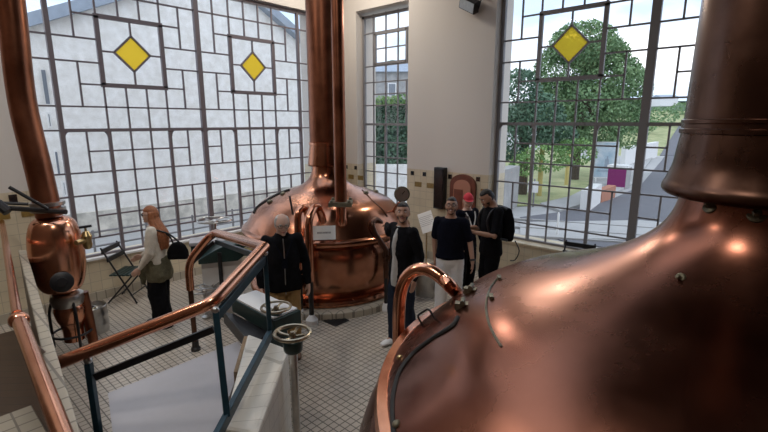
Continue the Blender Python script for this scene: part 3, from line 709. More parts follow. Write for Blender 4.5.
# far console
D1 = 6.3; fb = at(222, 262, D1); QF = Matrix.Rotation(math.atan2(-FW[0], FW[1])+.35, 3, 'Z'); fb = low(fb, 0)
CA = thing('valve_console', 'white bodied console with green hood by left window', 'console', fb, 'valve consoles')
MB().box((-.27, -.22, 0), (.27, .25, .86), QF, fb).build('body', M['white'], CA, False, bevel=.015)
hood = []
for i in range(9):
    t = i/8; x = -.30+.68*t; zt_ = .86+.20*math.sin(PI*min(1, t*1.25)*.5)*(1-.35*max(0, t-.5)); hood.append((x, zt_))
MB().hexa([fb+QF@Vector((x, -.32, .80 if x < .28 else .86)) for x, z in hood]+[fb+QF@Vector((x, -.32, z)) for x, z in hood][::-1], [fb+QF@Vector((x, .05, .80 if x < .28 else .86)) for x, z in hood]+[fb+QF@Vector((x, .05, z)) for x, z in hood][::-1]).build('hood', M['green'], CA, False, bevel=.01)
MB().box((-.42, .0, .98), (.12, .34, 1.03), QF, fb).build('enamel_top', M['enamel'], CA, False, bevel=.008)
MB().box((-.40, .02, .86), (.10, .32, .98), QF, fb).build('top_housing', M['green'], CA, False)
wf = at(214.5, 220, D1+.1); wheel(wf, .235, CA, m_='steel', tube_r=.013, spokes=5); MB().lathe([(.05, 1.02), (.02, 1.06), (.018, wf.z-.03)], low(wf, 0), 14).build('wheel_stem', M['steel'], CA)
for x, y, rr in ((204, 289, .20), (214, 285, .18)):
    wv = at(x, y, D1-.35); wheel(wv, rr, CA, m_='steel', tube_r=.012); MB().lathe([(.06, .0), (.06, .03), (.02, .05), (.018, wv.z-.02)], low(wv, 0), 12).build('wheel_stem', M['steel'], CA)
hx = at(222, 288, D1-.32); MB().tube([low(hx, .0), low(hx, .95)], .028, 10).build('front_post', M['black'], CA)
wv = at(250, 247, D1-.2); wheel(wv, .14, CA, m_='brass', tube_r=.012); MB().lathe([(.03, .85), (.018, wv.z-.02)], low(wv, 0), 12).build('wheel_stem', M['steel'], CA)
# floor drain
dr = on_z(336, 321); m = MB(); m.box((dr.x-.13, dr.y-.13, .001), (dr.x+.13, dr.y+.13, .012)); 
for i in range(5): m.box((dr.x-.10, dr.y-.10+i*.045, .012), (dr.x+.10, dr.y-.08+i*.045, .016))
tag(m.build('floor_drain', M['black'], None, False), 'black grated drain in the floor before the far kettle', 'drain')

# ------------------------------------------------------------------ folding chairs
def chair(c, ang, label):
    o = thing('folding_chair', label, 'chair', c, 'black folding chairs'); q = Matrix.Rotation(ang, 3, 'Z'); c = Vector(c)
    L = lambda x, y, z: c+q@Vector((x, y, z))
    for s in (-.21, .21):
        MB().tube([L(s, .20, .01), L(s, -.02, .45), L(s, -.24, .88)], .013, 8).build('leg', M['black'], o)
        MB().tube([L(s*.9, -.24, .01), L(s*.9, .17, .45)], .013, 8).build('leg', M['black'], o)
    b = MB()
    for z, y in ((.83, -.215), (.70, -.15)): b.box((-.23, y-.012, z-.035), (.23, y+.012, z+.035), q, c)
    b.build('backrest', M['black'], o, False)
    b = MB()
    for i in range(6): b.box((-.22, -.16+i*.062, .445), (.22, -.112+i*.062, .465), q, c)
    b.build('seat', M['green'], o, False)
    MB().tube([L(-.21, .14, .14), L(.21, .14, .14)], .009, 8).build('stretcher', M['black'], o); MB().tube([L(-.19, -.18, .07), L(.19, -.18, .07)], .009, 8).build('stretcher', M['black'], o)
cz = on_z(124, 294); chair((cz.x, cz.y-.30, 0), PI+.75, 'black folding chair under the left window beside the woman')
c_ = on_x(575, 239, 6.75); chair((6.85, c_.y, 0), PI/2+.1, 'black folding chair under right window, further from the big kettle')
c_ = on_x(612, 245, 6.7); chair((6.75, c_.y-.05, 0), PI/2-.1, 'black folding chair half hidden behind the big kettle')

# ------------------------------------------------------------------ music stand notice, wall fittings
b0 = on_z(426, 266); o = thing('notice_stand', 'slim floor stand holding a tilted white notice by the far wall', 'stand', b0)
tp = at(426, 222, b0.x*FW[0]+b0.y*FW[1]); 
MB().tube([b0, low(b0, tp.z-.03)], .012, 8).build('pole', M['brass'], o)
MB().lathe([(.15, 0), (.15, .015), (.03, .03)], b0, 24).build('base', M['black'], o)
pn, q = face_plate(low(b0, tp.z), .27, .40, .014, .5, 'notice_board', M['paper'], o, (-.9, -.35, 0), .42)
tx = MB()
for i in range(6): tx.box((-.13, .11-i*.035, .007), (.13-.03*(i % 3), .118-i*.035, .0085), q, low(b0, tp.z))
tx.build('notice_print', M['greywall'], pn, False)
ya, yb = on_x(477, 180, XF).y, on_x(451.5, 180, XF).y; zt2 = on_x(463, 174, XF).z
def arch_poly(y0, y1, z0, z1, n=14):
    r_ = (y1-y0)/2; cy_ = (y0+y1)/2; zs_ = z1-r_*.75
    return [(y0, z0), (y1, z0)] + [(cy_+r_*math.cos(PI*k/n), zs_+r_*.75*math.sin(PI*k/n)) for k in range(n+1)]
D1_ = thing('door_1', 'arched red brown wooden door in the tiled wall', None, (XF, (ya+yb)/2, 0)); D1_['kind'] = 'structure'
ap = arch_poly(ya, yb, .0, zt2); MB().prism([(XF-.05, y, z) for y, z in ap], (.05, 0, 0)).build('door_frame', M['arch'], D1_, False)
ap = arch_poly(ya+.09, yb-.09, .1, zt2-.10); MB().prism([(XF-.065, y, z) for y, z in ap], (.02, 0, 0)).build('door_leaf', M['rust'], D1_, False)
MB().box((XF-.075, (ya+yb)/2-.02, .5), (XF-.06, (ya+yb)/2+.16, zt2-.28)).build('door_panel', M['arch'], D1_, False)
y0, y1 = on_x(447, 188, XF).y, on_x(437, 188, XF).y; z1, z0 = on_x(441, 167, XF).z, on_x(441, 208, XF).z
o = thing('wall_cabinet', 'narrow tall black box on the tiled wall beside arched door', 'cabinet', (XF, (y0+y1)/2, z0))
MB().box((XF-.12, y0, z0), (XF, y1, z1)).build('body', M['black'], o, False, bevel=.01); MB().box((XF-.13, y0+.02, z0+.03), (XF-.12, y1-.02, z1-.03)).build('door', M['black_tile'], o, False)
sp = on_x(470, 4, XF-.14); o = thing('spotlight', 'black floodlight on the wall between the right windows', 'lamp', sp)
qs = Matrix.Rotation(.5, 3, 'X')@Matrix.Rotation(-.5, 3, 'Y')
MB().box((-.08, -.17, -.10), (.05, .17, .10), qs, sp).build('housing', M['black'], o, False, bevel=.012); MB().box((-.088, -.15, -.08), (-.08, .15, .08), qs, sp).build('lens', M['steel'], o, False)
sl = bpy.data.lights.new('spotlight_bulb', 'SPOT'); sl.energy = 70; sl.color = (1, .90, .76); sl.spot_size = 1.9; sl.spot_blend = .6; sl.shadow_soft_size = .12
so = bpy.data.objects.new('spotlight_bulb', sl); COL.objects.link(so); so.location = sp+Vector((-.16, 0, -.08)); so.rotation_euler = (Vector((3.0, 4.0, .5))-so.location).to_track_quat('-Z', 'Y').to_euler()
MB().tube(fillet([sp+qs@Vector((0,-.19,0)), sp+Vector((.06,-.19,.1)), sp+Vector((.14,-.1,.1)), sp+Vector((.14,.1,.1)), sp+Vector((.06,.19,.1)), sp+qs@Vector((0,.19,0))], .03), .012, 8).build('bracket', M['black'], o)
# housings for the unseen ceiling lamps added to brighten the hall
for i, (x, y) in enumerate(FILL_LAMPS):
    o = thing('added_fill_lamp', 'added round white fill lamp on the unseen ceiling', 'lamp', (x, y, ZC), 'added fill lamps')
    MB().lathe([(.42, ZC), (.42, ZC-.05), (.38, ZC-.06)], (x, y, 0), 32).build('housing', M['white'], o)

# ------------------------------------------------------------------ people
TMP = bpy.data.scenes.new('workbench')
def voxelise(o, vox, smooth=3, wob=0, wscale=9., seed=0):
    r = o.modifiers.new('r', 'REMESH'); r.mode = 'VOXEL'; r.voxel_size = vox
    if smooth: s = o.modifiers.new('s', 'SMOOTH'); s.iterations = smooth; s.factor = .5
    COL.objects.unlink(o); TMP.collection.objects.link(o); TMP.view_layers[0].update(); dg = TMP.view_layers[0].depsgraph
    me = bpy.data.meshes.new_from_object(o.evaluated_get(dg))
    TMP.collection.objects.unlink(o); COL.objects.link(o); o.modifiers.clear(); old = o.data; me.materials.clear(); me.materials.append(old.materials[0]); o.data = me; bpy.data.meshes.remove(old)
    for p_ in me.polygons: p_.use_smooth = True
    if wob:
        nrm = [v.normal.copy() for v in me.vertices]
        for v, vn in zip(me.vertices, nrm):
            c = v.co*wscale+Vector((seed, seed*2.3, 0)); d = noise.noise(Vector((c.x, c.y, c.z*.55)))+.5*noise.noise(c*2.3)
            v.co += vn*wob*d
    return o
def ell(mb, z, rx, ry, y=0, x=0): return [Vector((x+rx*math.cos(2*PI*k/20), y+ry*math.sin(2*PI*k/20), z)) for k in range(20)]
def torso(mb, secs):
    return mb.rings([ell(mb, *s) for s in secs])
def limb(mb, pts, rad, n=14, ends=True):
    P = [Vector(p) for p in pts]; mb.tube(P, rad, n)
    for p_, r in zip(P, rad): mb.ball(p_, r*.985, 12, 8)
def hand(mb, wr, dirv, palm_n, curl=.35, thumb_side=1, s=1.):
    """palm, four bent unequal fingers and a thumb leaving the side of the palm"""
    d = Vector(dirv).normalized(); n = Vector(palm_n); n = (n-d*n.dot(d)).normalized(); w = d.cross(n)*thumb_side
    wr = Vector(wr)
    q = Matrix((w, n, d)).transposed()
    mb.ball(wr+d*.045*s, (.042*s, .017*s, .055*s), 12, 8, q)
    for i, (off, L) in enumerate(((.030, .070), (.010, .078), (-.010, .073), (-.029, .058))):
        p_ = wr+w*off*s+d*.082*s; a = curl*.6; pts = [p_-d*.03*s, p_]
        for seg in (.42, .32, .26):
            dd = d*math.cos(a)+n*math.sin(a); p_ = p_+dd*L*seg*s; pts.append(p_); a += curl
        mb.tube(pts, [.0095*s, .0095*s, .009*s, .0085*s, .0065*s], 8)
    p_ = wr+w*.028*s+d*.02*s; dd = (d*.75+w*.6+n*.25).normalized(); e = (d*.95+w*.15+n*.35).normalized()
    mb.tube([p_, p_+dd*.035*s, p_+dd*.035*s+e*.03*s, p_+dd*.035*s+e*.052*s], [.013*s, .0115*s, .0105*s, .007*s], 8)
def head_mesh(mb, hc, Q):
    n, m_ = 24, 18; rr = []
    for i in range(m_+1):
        a = -PI/2+PI*i/m_; a = max(-PI/2+.06, min(PI/2-.06, a)); ring = []
        for k in range(n):
            t = 2*PI*k/n; x, y, z = math.cos(a)*math.cos(t), math.cos(a)*math.sin(t), math.sin(a)
            px, py, pz = .076*x, .096*y, .118*z
            if z < 0:
                px *= 1-.26*(-z)**1.3; py = py*(1-.10*(-z)) + (.016*(-z) if y > 0 else .022*(-z))
                if y > .2 and z < -.5: py += .006
            if y > 0 and abs(x) < .75 and -.1 < z < .32: py -= .006*(1-abs(z-.11)/.21)     # eye line
            if y > 0 and .22 < z < .42: py += .004
            ring.append(Vector((px, py, pz)))
        rr.append([hc+Q@p_ for p_ in ring])
    mb.rings(rr)
    mb.rings([[hc+Q@Vector((w_*math.cos(2*PI*k/10), y_+d_*math.sin(2*PI*k/10), z_)) for k in range(10)] for z_, y_, w_, d_ in ((.022, .090, .008, .008), (.0, .096, .011, .012), (-.018, .101, .016, .016), (-.030, .093, .015, .012))])
    for s in (-1, 1):
        mb.ball(hc+Q@Vector((s*.077, -.006, -.004)), (.010, .020, .033), 10, 8, Q); mb.ball(hc+Q@Vector((s*.036, .076, -.028)), (.024, .016, .02), 10, 8, Q)
    mb.ball(hc+Q@Vector((0, .088, -.058)), (.026, .011, .013), 10, 8, Q); mb.ball(hc+Q@Vector((0, .082, -.092)), (.026, .018, .018), 10, 8, Q)
def shell(mb, hc, Q, test, out=1.07, inn=.90, jaw=True, n=32, m_=24, off=(0,0,0), r=(.076, .096, .118)):
    rr = []
    for i in range(m_+1):
        a = -PI/2+PI*i/m_; a = max(-PI/2+.05, min(PI/2-.05, a)); ring = []
        for k in range(n):
            t = 2*PI*k/n; x, y, z = math.cos(a)*math.cos(t), math.cos(a)*math.sin(t), math.sin(a)
            k_ = test(x, y, z); px, py, pz = r[0]*x, r[1]*y, r[2]*z
            if z < 0:
                px *= 1-.26*(-z)**1.3; py = py*(1-.10*(-z)) + (.016*(-z) if y > 0 else .022*(-z))
            f_ = inn+(out-inn)*k_
            ring.append(hc+Q@(Vector((px, py, pz))*f_+Vector(off)))
        rr.append(ring)
    mb.rings(rr)
def sstep(a, b, x):
    t = max(0, min(1, (x-a)/(b-a))); return t*t*(3-2*t)

PEOPLE = {}
def person(key, label, X, Y, face, h, arms, legs=None, head=(0, 0), skin='skin', top=('jacket', 'blackfab', 'long'), bottom=('trousers', 'jean', .0), shoe='black', hair=None, beard=None, build=1.0, lean=0, neckline=1.47, hem=.86, female=False):
    """arms/legs: joint positions in a 1.75 m body frame, x right, y forward"""
    root = thing('person', label, 'person', (X, Y, 0), 'visitors'); s = h/1.75
    f = Vector((face[0], face[1], 0)).normalized(); rt = Vector((f.y, -f.x, 0)); W = Matrix((rt, f, Vector((0,0,1)))).transposed()
    def fin(mb, name, m_, parent, vox=None, sm=3, wob=0, seed=0):
        mb.v = [tuple(Vector((X, Y, 0))+W@(Vector((p_[0], p_[1]+lean*max(0, p_[2]-.9), p_[2]))*s)) for p_ in mb.v]
        o = mb.build(name, M[m_], None)
        if vox: voxelise(o, vox, sm, wob, seed=seed)
        if parent is not None: o.parent = parent; o.matrix_parent_inverse = Matrix.Translation(parent.location).inverted()
        return o
    b = build; sw = .172 if not female else .160
    Q = Matrix.Rotation(-head[1], 3, 'Z')@Matrix.Rotation(-head[0], 3, 'X')
    nk = Vector((0, .005, 1.505)); hc = nk+Q@Vector((0, .02, .120))
    lg = legs or {'R': [(.085, 0, .90), (.095, .03, .49), (.10, -.02, .085)], 'L': [(-.085, 0, .90), (-.095, .03, .49), (-.10, -.02, .085)]}
    body = MB()
    torso(body, [(.80, .10, .075), (.88, .158*b, .105*b), (.97, .155*b, .10*b), (1.08, .135*b, .09*b), (1.22, .148*b, .10*b), (1.34, .16, .102), (1.43, .145, .085), (1.475, .085, .062), (1.51, .056, .054, .0)])
    body.tube([Vector((0, -.005, 1.44)), nk, hc-Q@Vector((0, .012, .05))], [.064, .058, .057], 16)
    head_mesh(body, hc, Q)
    for sd, sg in (('R', 1), ('L', -1)):
        sh = Vector((sg*sw, -.005, 1.425)); A = arms[sd]; e, w_ = Vector(A[0]), Vector(A[1])
        limb(body, [Vector((sg*.10, 0, 1.41)), sh, sh.lerp(e, .5), e, e.lerp(w_, .35), w_], [.055, .053, .045, .037, .036, .026])
        hd = Vector(A[2]) if len(A) > 2 else (w_-e); pn = Vector(A[3]) if len(A) > 3 else Vector((-sg, .2, 0))
        body.tube([w_, w_+hd.normalized()*.03], [.026, .024], 10)
        hand(body, w_+hd.normalized()*.012, hd, pn, A[4] if len(A) > 4 else .3, thumb_side=A[5] if len(A) > 5 else 1)
        hp, kn, an = (Vector(v) for v in lg[sd])
        limb(body, [hp, hp.lerp(kn, .5), kn, kn.lerp(an, .35), an], [.088, .072, .053, .052, .036])
        body.tube([an+Vector((0, -.04, -.03)), an+Vector((sg*.005, .06, -.045)), an+Vector((sg*.01, .16, -.055))], [.036, .038, .025], 12)
    bo = fin(body, 'body', skin, root, .0085, 2)
    # eyes, brows and mouth
    for sg in (-1, 1):
        e_ = MB().ball(hc+Q@Vector((sg*.031, .081, .012)), (.013, .008, .008), 12, 8, Q); eo = fin(e_, 'eye', 'eyewhite', bo)
        fin(MB().ball(hc+Q@Vector((sg*.031, .0875, .012)), (.006, .0035, .006), 10, 8, Q), 'iris', 'iris', bo)
        fin(MB().tube([hc+Q@Vector((sg*x_, y_, z_)) for x_, y_, z_ in ((.016, .094, .030), (.032, .092, .035), (.047, .081, .030))], [.004, .005, .003], 6), 'eyebrow', hair[0] if hair else 'hair_dark', bo)
    fin(MB().tube([hc+Q@Vector((x_, y_, z_)) for x_, y_, z_ in ((-.024, .090, -.054), (-.012, .098, -.058), (0, .100, -.059), (.012, .098, -.058), (.024, .090, -.054))], [.003, .006, .007, .006, .003], 8), 'mouth', 'lips', bo)
    # garments
    sx = 0 if not female else -.012
    g_ = MB(); o_ = .022
    torso(g_, [(hem-.01, .165*b+o_, .115*b+o_), (hem+.03, .168*b+o_, .118*b+o_), (.97, .160*b+o_, .108*b+o_), (1.08, .145*b+o_, .10*b+o_), (1.22, .155*b+o_, .108*b+o_), (1.34, .168+o_*.7, .108+o_*.7), (1.43, .150+o_*.5, .09+o_*.6), (1.475, .095, .075), (neckline, .07, .066)])
    for sd, sg in (('R', 1), ('L', -1)):
        sh = Vector((sg*sw, -.005, 1.425)); e, w_ = Vector(arms[sd][0]), Vector(arms[sd][1])
        if top[2] == 'long': limb(g_, [Vector((sg*.10, 0, 1.41)), sh, sh.lerp(e, .5), e, e.lerp(w_, .4), e.lerp(w_, .97)], [.068, .068, .062, .055, .052, .041])
        else: limb(g_, [Vector((sg*.10, 0, 1.425)), sh, sh.lerp(e, .45), sh.lerp(e, .80)], [.062, .061, .058, .058])
    to = fin(g_, top[0], top[1], root, .011, 3, .012 if top[2] == 'long' else .008, seed=X*3.1)
    t_ = MB(); wd = bottom[2]
    torso(t_, [(.78, .11, .09), (.86, .165*b, .12*b), (.94, .168*b+.004, .118*b+.004), (1.02, .155*b+.004, .108*b+.004), (1.04, .15*b, .105*b)])
    for sd, sg in (('R', 1), ('L', -1)):
        hp, kn, an = (Vector(v) for v in lg[sd])
        limb(t_, [hp, hp.lerp(kn, .5), kn, kn.lerp(an, .5), an+Vector((0, .0, -.02))], [.102+wd*.3, .09+wd*.6, .074+wd, .070+wd, .064+wd*1.1])
    fin(t_, bottom[0], bottom[1], root, .011, 3, .010, seed=Y*1.7)
    for sd, sg in (('R', 1), ('L', -1)):
        an = Vector(lg[sd][2]); an = Vector((an.x, an.y, max(an.z, .075))); k = MB(); z0 = an.z-.085
        k.rings([[Vector((an.x+w2*math.cos(2*PI*j/14), an.y+y_, 0))+Vector((0, 0, z0+max(.0, zc_+h_*math.sin(2*PI*j/14)))) for j in range(14)] for y_, w2, zc_, h_ in ((-.085, .028, .045, .035), (-.06, .04, .05, .05), (0, .045, .05, .055), (.07, .05, .035, .038), (.14, .052, .03, .032), (.19, .036, .025, .024), (.205, .018, .022, .016))])
        fin(k, 'shoe', shoe, root)
    PEOPLE[key] = dict(root=root, W=W, s=s, P=Vector((X, Y, 0)), hc=hc, Q=Q, fin=fin, body=bo, top=to, lean=lean)
    if hair:
        m_, kind = hair; hmb = MB()
        if kind == 'short':
            shell(hmb, hc, Q, lambda x, y, z: max(sstep(.52, .64, z), sstep(.12, -.12, y)*sstep(-.55, -.3, z)), 1.09, .86)
        elif kind == 'bald':
            shell(hmb, hc, Q, lambda x, y, z: sstep(.42, .15, y)*sstep(-.5, -.3, z)*sstep(.84, .6, z), 1.13, .86)
        elif kind == 'long':
            shell(hmb, hc, Q, lambda x, y, z: max(sstep(.40, .52, z), sstep(.30, .05, y)), 1.13, .86)
            for i in range(9):
                a = -1.25+2.5*i/8; x_ = .078*math.sin(a); y_ = -.085*math.cos(a)
                hmb.tube(catmull([hc+Vector((x_*.9, y_*.9+.01, .04)), hc+Vector((x_*1.15, y_*1.1, -.09)), Vector((x_*1.5, y_*1.1-.055, 1.36)), Vector((x_*1.35, y_*.9-.075, 1.24)), Vector((x_*1.1, y_*.7-.08, 1.13+.02*(i % 3)))], 4), [.03]*4+[.034]*4+[.036]*4+[.032]*4+[.012], 10)
        fin(hmb, 'hair', m_, root, .008, 2, .004)
    if beard:
        bm_ = MB(); shell(bm_, hc, Q, lambda x, y, z: sstep(.0, .25, y)*max(sstep(-.66, -.80, z), sstep(.50, .68, abs(x))*sstep(-.22, -.36, z)), 1.055, .86)
        bm_.tube([hc+Q@Vector((x_, y_, z_)) for x_, y_, z_ in ((-.030, .088, -.056), (-.016, .101, -.043), (0, .104, -.040), (.016, .101, -.043), (.030, .088, -.056))], [.004, .006, .006, .006, .004], 8)
        fin(bm_, 'beard', beard, root, .007, 1, .002)
    return root
def local(key, mb, name, m_, parent=None, **k):
    return PEOPLE[key]['fin'](mb, name, m_, parent, **k)

LEFT = Vector((-RT[0], -RT[1], 0)); TOCAM = Vector((-FW[0], -FW[1], 0))
# woman by the left window, seen from her left side
wp = on_z(164, 324)
person('woman', 'person with long auburn hair, cream jumper and wide black trousers by left window', wp.x, wp.y, LEFT*1.0+TOCAM*.18, 1.64,
       {'R': [(.21, .06, 1.14), (.17, .24, 1.00), (-.2, .8, -.3), (-1, 0, -.3)], 'L': [(-.215, .02, 1.13), (-.20, .17, .92), (0, .7, -.6), (1, 0, 0)]}, skin='skin_pale',
       legs={'R': [(.08, 0, .9), (.085, .03, .49), (.085, .05, .085)], 'L': [(-.08, 0, .9), (-.085, .02, .49), (-.085, -.05, .085)]},
       top=('jumper', 'cream', 'long'), bottom=('trousers', 'blackfab', .055), shoe='black', hair=('hair_red', 'long'), female=True, hem=.95, build=1.04)
jk = MB(); torso(jk, [(.70, .205, .165, -.01), (.78, .215, .178, -.01), (.90, .205, .165), (1.00, .185, .145), (1.03, .178, .138)]); jk.ball((-.04, .18, .95), (.06, .05, .07)); limb(jk, [(-.03, .19, .93), (-.05, .21, .80), (-.04, .20, .66)], [.045, .042, .035]); limb(jk, [(.02, .19, .93), (.05, .20, .78)], [.045, .04])
local('woman', jk, 'jacket_tied_at_waist', 'olive', PEOPLE['woman']['root'], vox=.011, wob=.016, seed=4)
bg_ = MB(); bg_.rings([[Vector((-.02+.055*math.cos(2*PI*k/16), -.29+yw*math.sin(2*PI*k/16), z)) for k in range(16)] for z, yw in ((.98, .13), (1.0, .155), (1.10, .145), (1.18, .10), (1.22, .05))])
hb = local('woman', bg_, 'handbag', 'blackfab', None, vox=.012, wob=.008); tag(hb, 'black slouchy handbag on the shoulder of the red haired woman', 'bag')
st = MB(); st.tube(catmull([(-.03, -.36, 1.18), (-.08, -.21, 1.36), (-.15, -.02, 1.455), (-.09, -.05, 1.44), (-.05, -.20, 1.33), (-.02, -.24, 1.19)], 5), .012, 8); local('woman', st, 'strap', 'black', hb)
sg_ = MB(); hc, Q = PEOPLE['woman']['hc'], PEOPLE['woman']['Q']
def glasses(key, dark=False):
    hc, Q = PEOPLE[key]['hc'], PEOPLE[key]['Q']; g_ = MB()
    for sg in (-1, 1):
        g_.tube([hc+Q@Vector((sg*.033+.024*math.cos(2*PI*k/16), .101-.006*abs(math.cos(2*PI*k/16)), .010+.019*math.sin(2*PI*k/16))) for k in range(16)], .0028, 6, True, up=(0, 1, 0))
        g_.tube([hc+Q@Vector((sg*.057, .096, .014)), hc+Q@Vector((sg*.080, .05, .014)), hc+Q@Vector((sg*.083, -.01, .012))], .0028, 6)
        if dark: g_.ball(hc+Q@Vector((sg*.033, .100, .010)), (.024, .004, .019), 12, 6, Q)
    g_.tube([hc+Q@Vector((-.010, .104, .014)), hc+Q@Vector((.010, .104, .014))], .0028, 6)
    local(key, g_, 'glasses', 'black', PEOPLE[key]['root'])
glasses('woman', True)

# old man in black jacket
op = at(281, 250, 4.9)
person('oldman', 'person with white hair, glasses, black jacket and tan trousers before far kettle', op.x+.02, op.y, TOCAM*1.0-LEFT*.35, 1.73,
       {'R': [(.265, .0, 1.15), (.26, .10, .93), (0, .35, -1), (-1, .2, 0)], 'L': [(-.26, -.02, 1.15), (-.27, .06, .91), (0, .3, -1), (1, .2, 0)]}, head=(.22, -.05), skin='skin_pale',
       top=('jacket', 'blackfab', 'long'), bottom=('trousers', 'tan', .012), shoe='leather', hair=('hair_white', 'bald'), build=1.14, hem=.85, neckline=1.51)
glasses('oldman')
cl_ = MB(); cl_.tube([Vector((0, .135, .82)), Vector((0, .152, 1.1)), Vector((0, .150, 1.3)), Vector((0, .095, 1.46))], .006, 6); local('oldman', cl_, 'zip', 'steel', PEOPLE['oldman']['root'])
lb = MB(); lb.tube(catmull([(-.10, .10, 1.44), (-.05, .145, 1.33), (0, .16, 1.24), (.05, .145, 1.33), (.10, .10, 1.44)], 4), .006, 6); lb.box((-.03, .150, 1.13), (.03, .158, 1.235)); local('oldman', lb, 'lanyard', 'navy', PEOPLE['oldman']['root'])

# man in black jacket over white shirt, hand on the rail
mp_ = on_z(402, 344)
fj = (LEFT*.80+TOCAM*.62).normalized(); rj = Vector((fj.y, -fj.x, 0)); sj = 1.79/1.75
MJ = Vector((mp_.x, mp_.y, 0))
def to_local(P, base, f, r, s): v = (P-base)/s; return Vector((v.dot(r), v.dot(f), v.z))
rail_hit = at(382, 222, DA-.05)
LR = to_local(rail_hit, MJ, fj, rj, sj)
shR = Vector((.172, -.005, 1.425)); dv = LR-shR
if dv.length > .66: LR = shR+dv.normalized()*.66
wR = shR+(LR-shR)*.86; eR = shR.lerp(wR, .5)+Vector((.05, -.02, -.10))
person('jacketman', 'person in open black jacket over white shirt and jeans, hand on copper rail', MJ.x, MJ.y, fj, 1.79,
       {'R': [tuple(eR), tuple(wR), tuple(LR-shR), (0, -.3, -1), .55], 'L': [(-.25, -.05, 1.14), (-.25, .04, .90), (0, .2, -1), (1, .1, 0)]}, head=(-.16, -.80),
       legs={'R': [(.085, 0, .90), (.10, .05, .49), (.10, .04, .085)], 'L': [(-.085, 0, .90), (-.09, .0, .49), (-.10, -.08, .085)]},
       top=('jacket', 'blackfab', 'long'), bottom=('jeans', 'jean', .008), shoe='white', hair=('hair_dark', 'short'), beard='hair_dark', hem=.82, build=1.03)
sh = MB(); torso(sh, [(.78, .095, .162), (.86, .092, .170), (1.0, .085, .157), (1.12, .078, .145), (1.25, .075, .151), (1.36, .068, .135), (1.44, .055, .098), (1.485, .06, .068)])
local('jacketman', sh, 'shirt', 'shirtcloth', PEOPLE['jacketman']['root'], vox=.01, wob=.006)

# man in dark polo shirt and white trousers
pp_ = at(450.5, 240, 5.85)
person('poloman', 'smiling person in dark navy polo shirt and white trousers facing the camera', pp_.x, pp_.y, TOCAM*1+LEFT*.28, 1.74,
       {'R': [(.225, -.05, 1.15), (.21, -.03, .92), (0, .1, -1), (-1, 0, 0)], 'L': [(-.26, -.01, 1.15), (-.31, .10, .92), (-.05, .3, -1), (1, 0, 0)]}, head=(-.22, -.05),
       legs={'R': [(.085, 0, .90), (.10, .06, .49), (.11, .08, .085)], 'L': [(-.085, 0, .90), (-.10, .02, .49), (-.12, -.03, .085)]},
       top=('polo_shirt', 'navy', 'short'), bottom=('trousers', 'whitecloth', .012), shoe='white', hair=('hair_dark', 'short'), beard='hair_dark', hem=.93, build=1.06)
glasses('poloman')
def band(key, arm_e, arm_w, t, r, name, m_):
    e, w_ = Vector(arm_e), Vector(arm_w); c = e.lerp(w_, t); ax = (w_-e).normalized(); b_ = MB(); b_.lathe([(r*.8, -.014), (r, -.012), (r, .012), (r*.8, .014)], c, 18, axis=ax)
    local(key, b_, name, m_, PEOPLE[key]['root'])
band('poloman', (-.26, -.01, 1.15), (-.31, .10, .92), .93, .036, 'wristwatch', 'black')
sm = MB(); sm.tube([PEOPLE['poloman']['hc']+PEOPLE['poloman']['Q']@Vector(v) for v in ((-.018, .099, -.056), (0, .106, -.060), (.018, .099, -.056))], [.002, .0045, .002], 6); local('poloman', sm, 'teeth', 'eyewhite', PEOPLE['poloman']['body'])

# person with red cap behind
rp = at(466, 240, 6.75)
person('redcap', 'person in red cap and dark jacket standing behind the polo shirt man', rp.x, rp.y, TOCAM*.7+LEFT*.5-LEFT*.9, 1.66,
       {'R': [(.24, .0, 1.15), (.22, .12, .93), (0, .3, -1), (-1, 0, 0)], 'L': [(-.24, 0, 1.15), (-.2, .18, .96), (0, .5, -.8), (1, 0, 0)]}, head=(.15, .5), skin='skin_pale',
       top=('jacket', 'navy', 'long'), bottom=('trousers', 'blackfab', .01), shoe='black', hair=('hair_dark', 'short'), female=True)
d_ = PEOPLE['redcap']; hc, Q = d_['hc'], d_['Q']
cp = MB(); shell(cp, hc, Q, lambda x, y, z: sstep(.18, .30, z), 1.16, .8); cp.rings([[hc+Q@Vector((wx*math.cos(PI*k/12), .085+ln*math.sin(PI*k/12), zz)) for k in range(13)]+[hc+Q@Vector((wx*math.cos(PI*k/12), .06, zz)) for k in range(12, -1, -1)] for zz, wx, ln in ((.032, .072, .075), (.040, .074, .078))])
local('redcap', cp, 'cap', 'redcap', d_['root'], vox=.008, sm=2)
lb = MB(); lb.tube(catmull([(-.09, .08, 1.45), (-.06, .135, 1.35), (0, .15, 1.2), (.06, .135, 1.35), (.09, .08, 1.45)], 4), .01, 6); local('redcap', lb, 'lanyard', 'whitecloth', d_['root'])

